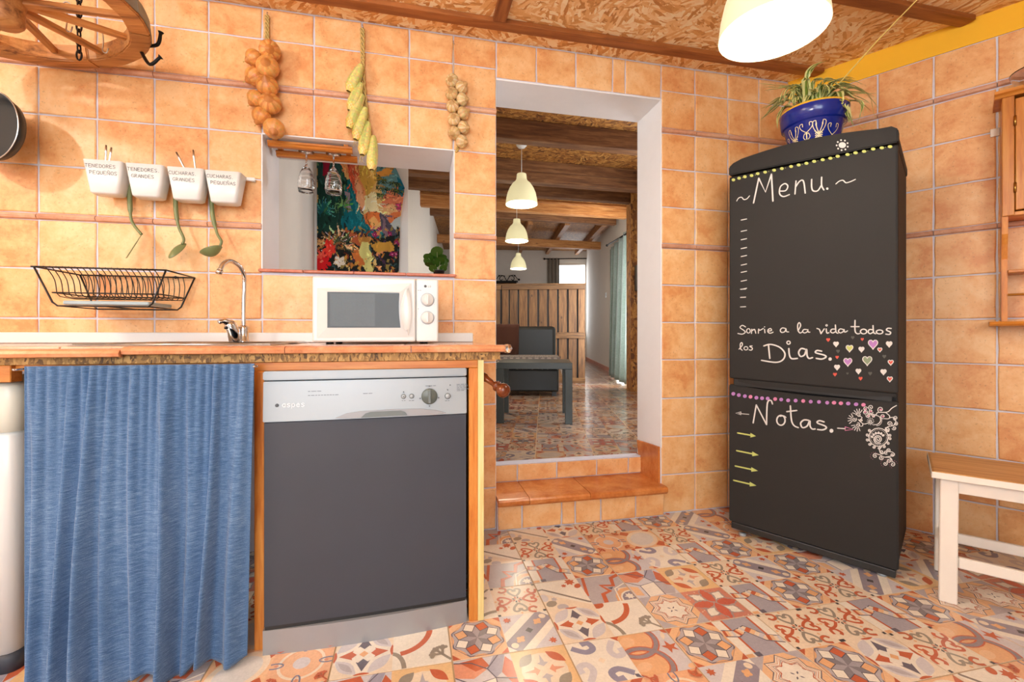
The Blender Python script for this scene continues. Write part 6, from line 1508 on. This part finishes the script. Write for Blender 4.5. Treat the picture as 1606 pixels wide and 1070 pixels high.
fill([(690,0),(905,0),(905,440),(760,500),(700,330)],(.42,.62,.64)); fill([(700,280),(840,210),(800,290),(710,320)],(.95,.68,.32)); fill([(770,420),(905,340),(905,520),(720,530)],(.90,.52,.38)); fill([(730,530),(880,500),(880,590),(760,600)],(.93,.72,.50)); fill([(760,590),(870,560),(870,650),(790,640)],(.90,.50,.30)); fill([(850,300),(905,380),(880,470),(850,420)],(.12,.45,.55)); fill([(840,500),(880,505),(875,560),(845,560)],(.72,.25,.42)); fill([(700,300),(720,300),(712,420),(700,400)],(.25,.30,.22))
fill([(600,580),(735,560),(720,640),(660,690),(610,650)],(.92,.50,.26)); fill([(640,640),(690,600),(720,650),(670,690)],(.97,.72,.42))
fill([(800,640),(875,600),(875,720),(820,710)],(.75,.78,.76)); fill([(720,560),(780,620),(870,740),(870,830),(740,780)],(.32,.30,.36)); fill([(735,580),(760,640),(820,780),(750,740)],(.52,.42,.46))
fill([(360,330),(500,320),(600,600),(660,700),(740,700),(760,790),(560,800),(400,640)],(.07,.42,.46)); fill([(490,330),(520,420),(600,610),(640,700),(560,620)],(.18,.52,.55)); fill([(300,160),(480,330),(440,700),(262,800),(262,160)],(.10,.24,.20)); fill([(262,0),(440,190),(480,330),(300,360),(262,300)],(.16,.30,.28)); fill([(300,180),(360,190),(340,420),(310,300)],(.60,.10,.22)); fill([(470,420),(500,430),(505,560),(480,560)],(.62,.55,.60))
fill([(262,720),(520,700),(700,760),(905,720),(905,1300),(262,1300)],(.13,.14,.13))
def leafy(cx,cy,L,W,a,col): fill([(cx+math.cos(a)*L*t+s*math.sin(a)*W*math.sin(PI*t),cy+math.sin(a)*L*t-s*math.cos(a)*W*math.sin(PI*t)) for s,ts in ((1,[0,.25,.5,.75,1]),(-1,[1,.75,.5,.25,0])) for t in ts],col)
for k in range(330):
    x,y=q.uniform(380,900),q.uniform(700,1260); leafy(x,y,q.uniform(18,70),q.uniform(4,13),q.uniform(-2.6,-.5),q.choice([(.72,.46,.20),(.80,.58,.26),(.55,.25,.15),(.20,.32,.32),(.85,.55,.35),(.30,.20,.28),(.60,.52,.28),(.86,.72,.45),(.14,.20,.20)]))
fill([(470,690),(560,740),(600,830),(520,790)],(.70,.36,.22)); fill([(560,740),(650,760),(640,850),(600,850)],(.72,.50,.24)); fill([(640,800),(800,780),(840,850),(700,860)],(.78,.58,.24))
fill([(590,780),(640,800),(665,900),(670,1100),(600,1200),(620,1000),(560,850)],(.86,.82,.50)); fill([(480,800),(560,850),(620,960),(560,950)],(.80,.45,.22))
for cx,cy,n,L,c_ in ((310,560,13,110,(.35,.66,.58)),(310,560,12,95,(.12,.38,.38)),(460,520,8,90,(.42,.62,.36)),(420,790,11,150,(.86,.82,.70)),(430,800,10,130,(.28,.30,.22)),(350,800,9,140,(.60,.42,.22))):
    for k in range(n): a=-PI*1.15+PI*1.3*k/(n-1)+q.uniform(-.1,.1); leafy(cx,cy,L*q.uniform(.7,1.1),7,a,tuple(min(1,v*q.uniform(.8,1.15)) for v in c_))
def flower(cx,cy,r,n,c_,c2):
    for k in range(n): leafy(cx,cy,r,r*.28,2*PI*k/n+.3,c_)
    fill([(cx+r*.15*math.cos(t),cy+r*.15*math.sin(t)) for t in (0,1,2,3,4,5)],c2)
flower(300,930,75,7,(.85,.12,.14),(.95,.5,.4)); flower(355,850,55,6,(.92,.26,.20),(.98,.7,.5)); flower(290,880,40,5,(.95,.35,.28),(1,.8,.6)); flower(350,800,38,5,(.90,.20,.16),(.98,.8,.7)); flower(430,930,50,5,(.93,.88,.80),(.6,.3,.3)); flower(290,790,36,5,(.88,.66,.42),(.4,.2,.1))
for x,y in ((795,730),(720,690),(690,740),(840,790),(860,800),(815,870),(840,880)): flower(x,y,20,5,(.60,.16,.36),(.9,.6,.7))
for x,y in ((745,320),(760,380),(730,430),(850,400),(835,350)):
    for k in range(9): leafy(x,y,60,4,PI*.15+k*.32,(.16,.26,.22) if k%2 else (.38,.44,.26))
for k in range(26): leafy(q.uniform(270,480),q.uniform(200,700),q.uniform(40,90),8,q.uniform(-2.2,-.9),q.choice([(.14,.36,.30),(.25,.45,.30),(.10,.20,.18),(.40,.55,.38)]))
for k in range(620):
    i,j=q.randrange(TW),q.randrange(TH); f=q.uniform(.62,1.4); c_=tuple(min(1,v*f) for v in img[j,i]); y_=Y0g[j,i]
    leafy(X0g[j,i],y_,q.uniform(20,90) if y_<640 else q.uniform(10,40),q.uniform(2.5,6),(q.uniform(1.2,2.0) if X0g[j,i]<640 else q.uniform(-.4,.5)) if y_<640 else q.uniform(-2.6,-.4),c_)
vs=[];fs=[];cs=[]
for j in range(TH):
    for i in range(TW):
        p=zc_(X0g[j,i],Y0g[j,i]); u=gx[i]; vs.append((p.x,TY+.012*math.sin(u*15+1)+.008*math.sin(u*34+gy[j]*3)-.01*u,p.z))
for j in range(TH-1):
    for i in range(TW-1):
        a=j*TW+i; fs.append((a,a+TW,a+TW+1,a+1)); cs.append(lin(tuple(img[j,i])))
tpst=colmesh('tapestry',vs,fs,cs,M['cloth_print'],None,True); tpst.modifiers.new('s','SOLIDIFY').thickness=.002
tag(tpst,'colourful printed tapestry of a tropical mountain valley, seen through the pass-through','tapestry')
m=MB(); m.tube([(-.62,TY-.03,vs[0][2]+.006),(-.10,TY-.03,vs[0][2]+.006)],.008,8); o=m.build('tapestry_rod',M['ironblack']); tag(o,'thin dark rod holding the tapestry behind the lintel','rod')
# ---------------------------------------------------------------- basil pot on the sill
bp=thing('potted_basil','round leaved green plant in a small black pot on the pass-through sill','plant',(.140,.225,WZ0+.0115))
m=MB(); m.lathe([(0,0),(.022,0),(.029,.045),(.031,.045),(.031,.05),(.027,.05),(.025,.042),(0,.042)],24); m.build('pot',M['dark'],bp)
q=random.Random(12)
LV_=[(-.052,0,.115,.024,.3),(-.030,.01,.125,.022,.6),(-.01,-.01,.145,.030,1.1),(.018,.0,.118,.026,2.),(-.045,-.01,.075,.024,.1),(-.02,-.015,.080,.026,1.7),(.005,-.02,.095,.030,2.6),(.030,-.01,.085,.022,2.9),(-.058,.0,.093,.018,.0),(-.03,-.02,.055,.020,.9),(.022,-.015,.060,.020,1.8),(.0,.015,.11,.026,3.),(-.018,.02,.10,.024,2.2),(.033,.01,.105,.018,.5)]
for x,y,z,r,a in LV_:
    vs=[(x,y,z)];n=14
    tilt=q.uniform(-.7,.2); 
    for k in range(n):
        t=2*PI*k/n; rx=r*math.cos(t)*1.15; ry=r*math.sin(t)
        vs.append((x+rx*math.cos(a*.3)-0*ry,y+ry*math.cos(tilt+1.1)*-.8,z+ry*math.sin(tilt+1.1)+.25*rx*math.sin(a)-.006*math.cos(t)))
    m=MB(); m.mesh(vs,[(0,k+1,(k+1)%n+1) for k in range(n)],True); o=m.build('leaf',M['basil'],bp)
    MB().tube(cr([(0,0,.04),(x*.5,y*.5,z*.6),(x,y,z-.002)],4),.0012,5).build('stem',M['olive'],bp)
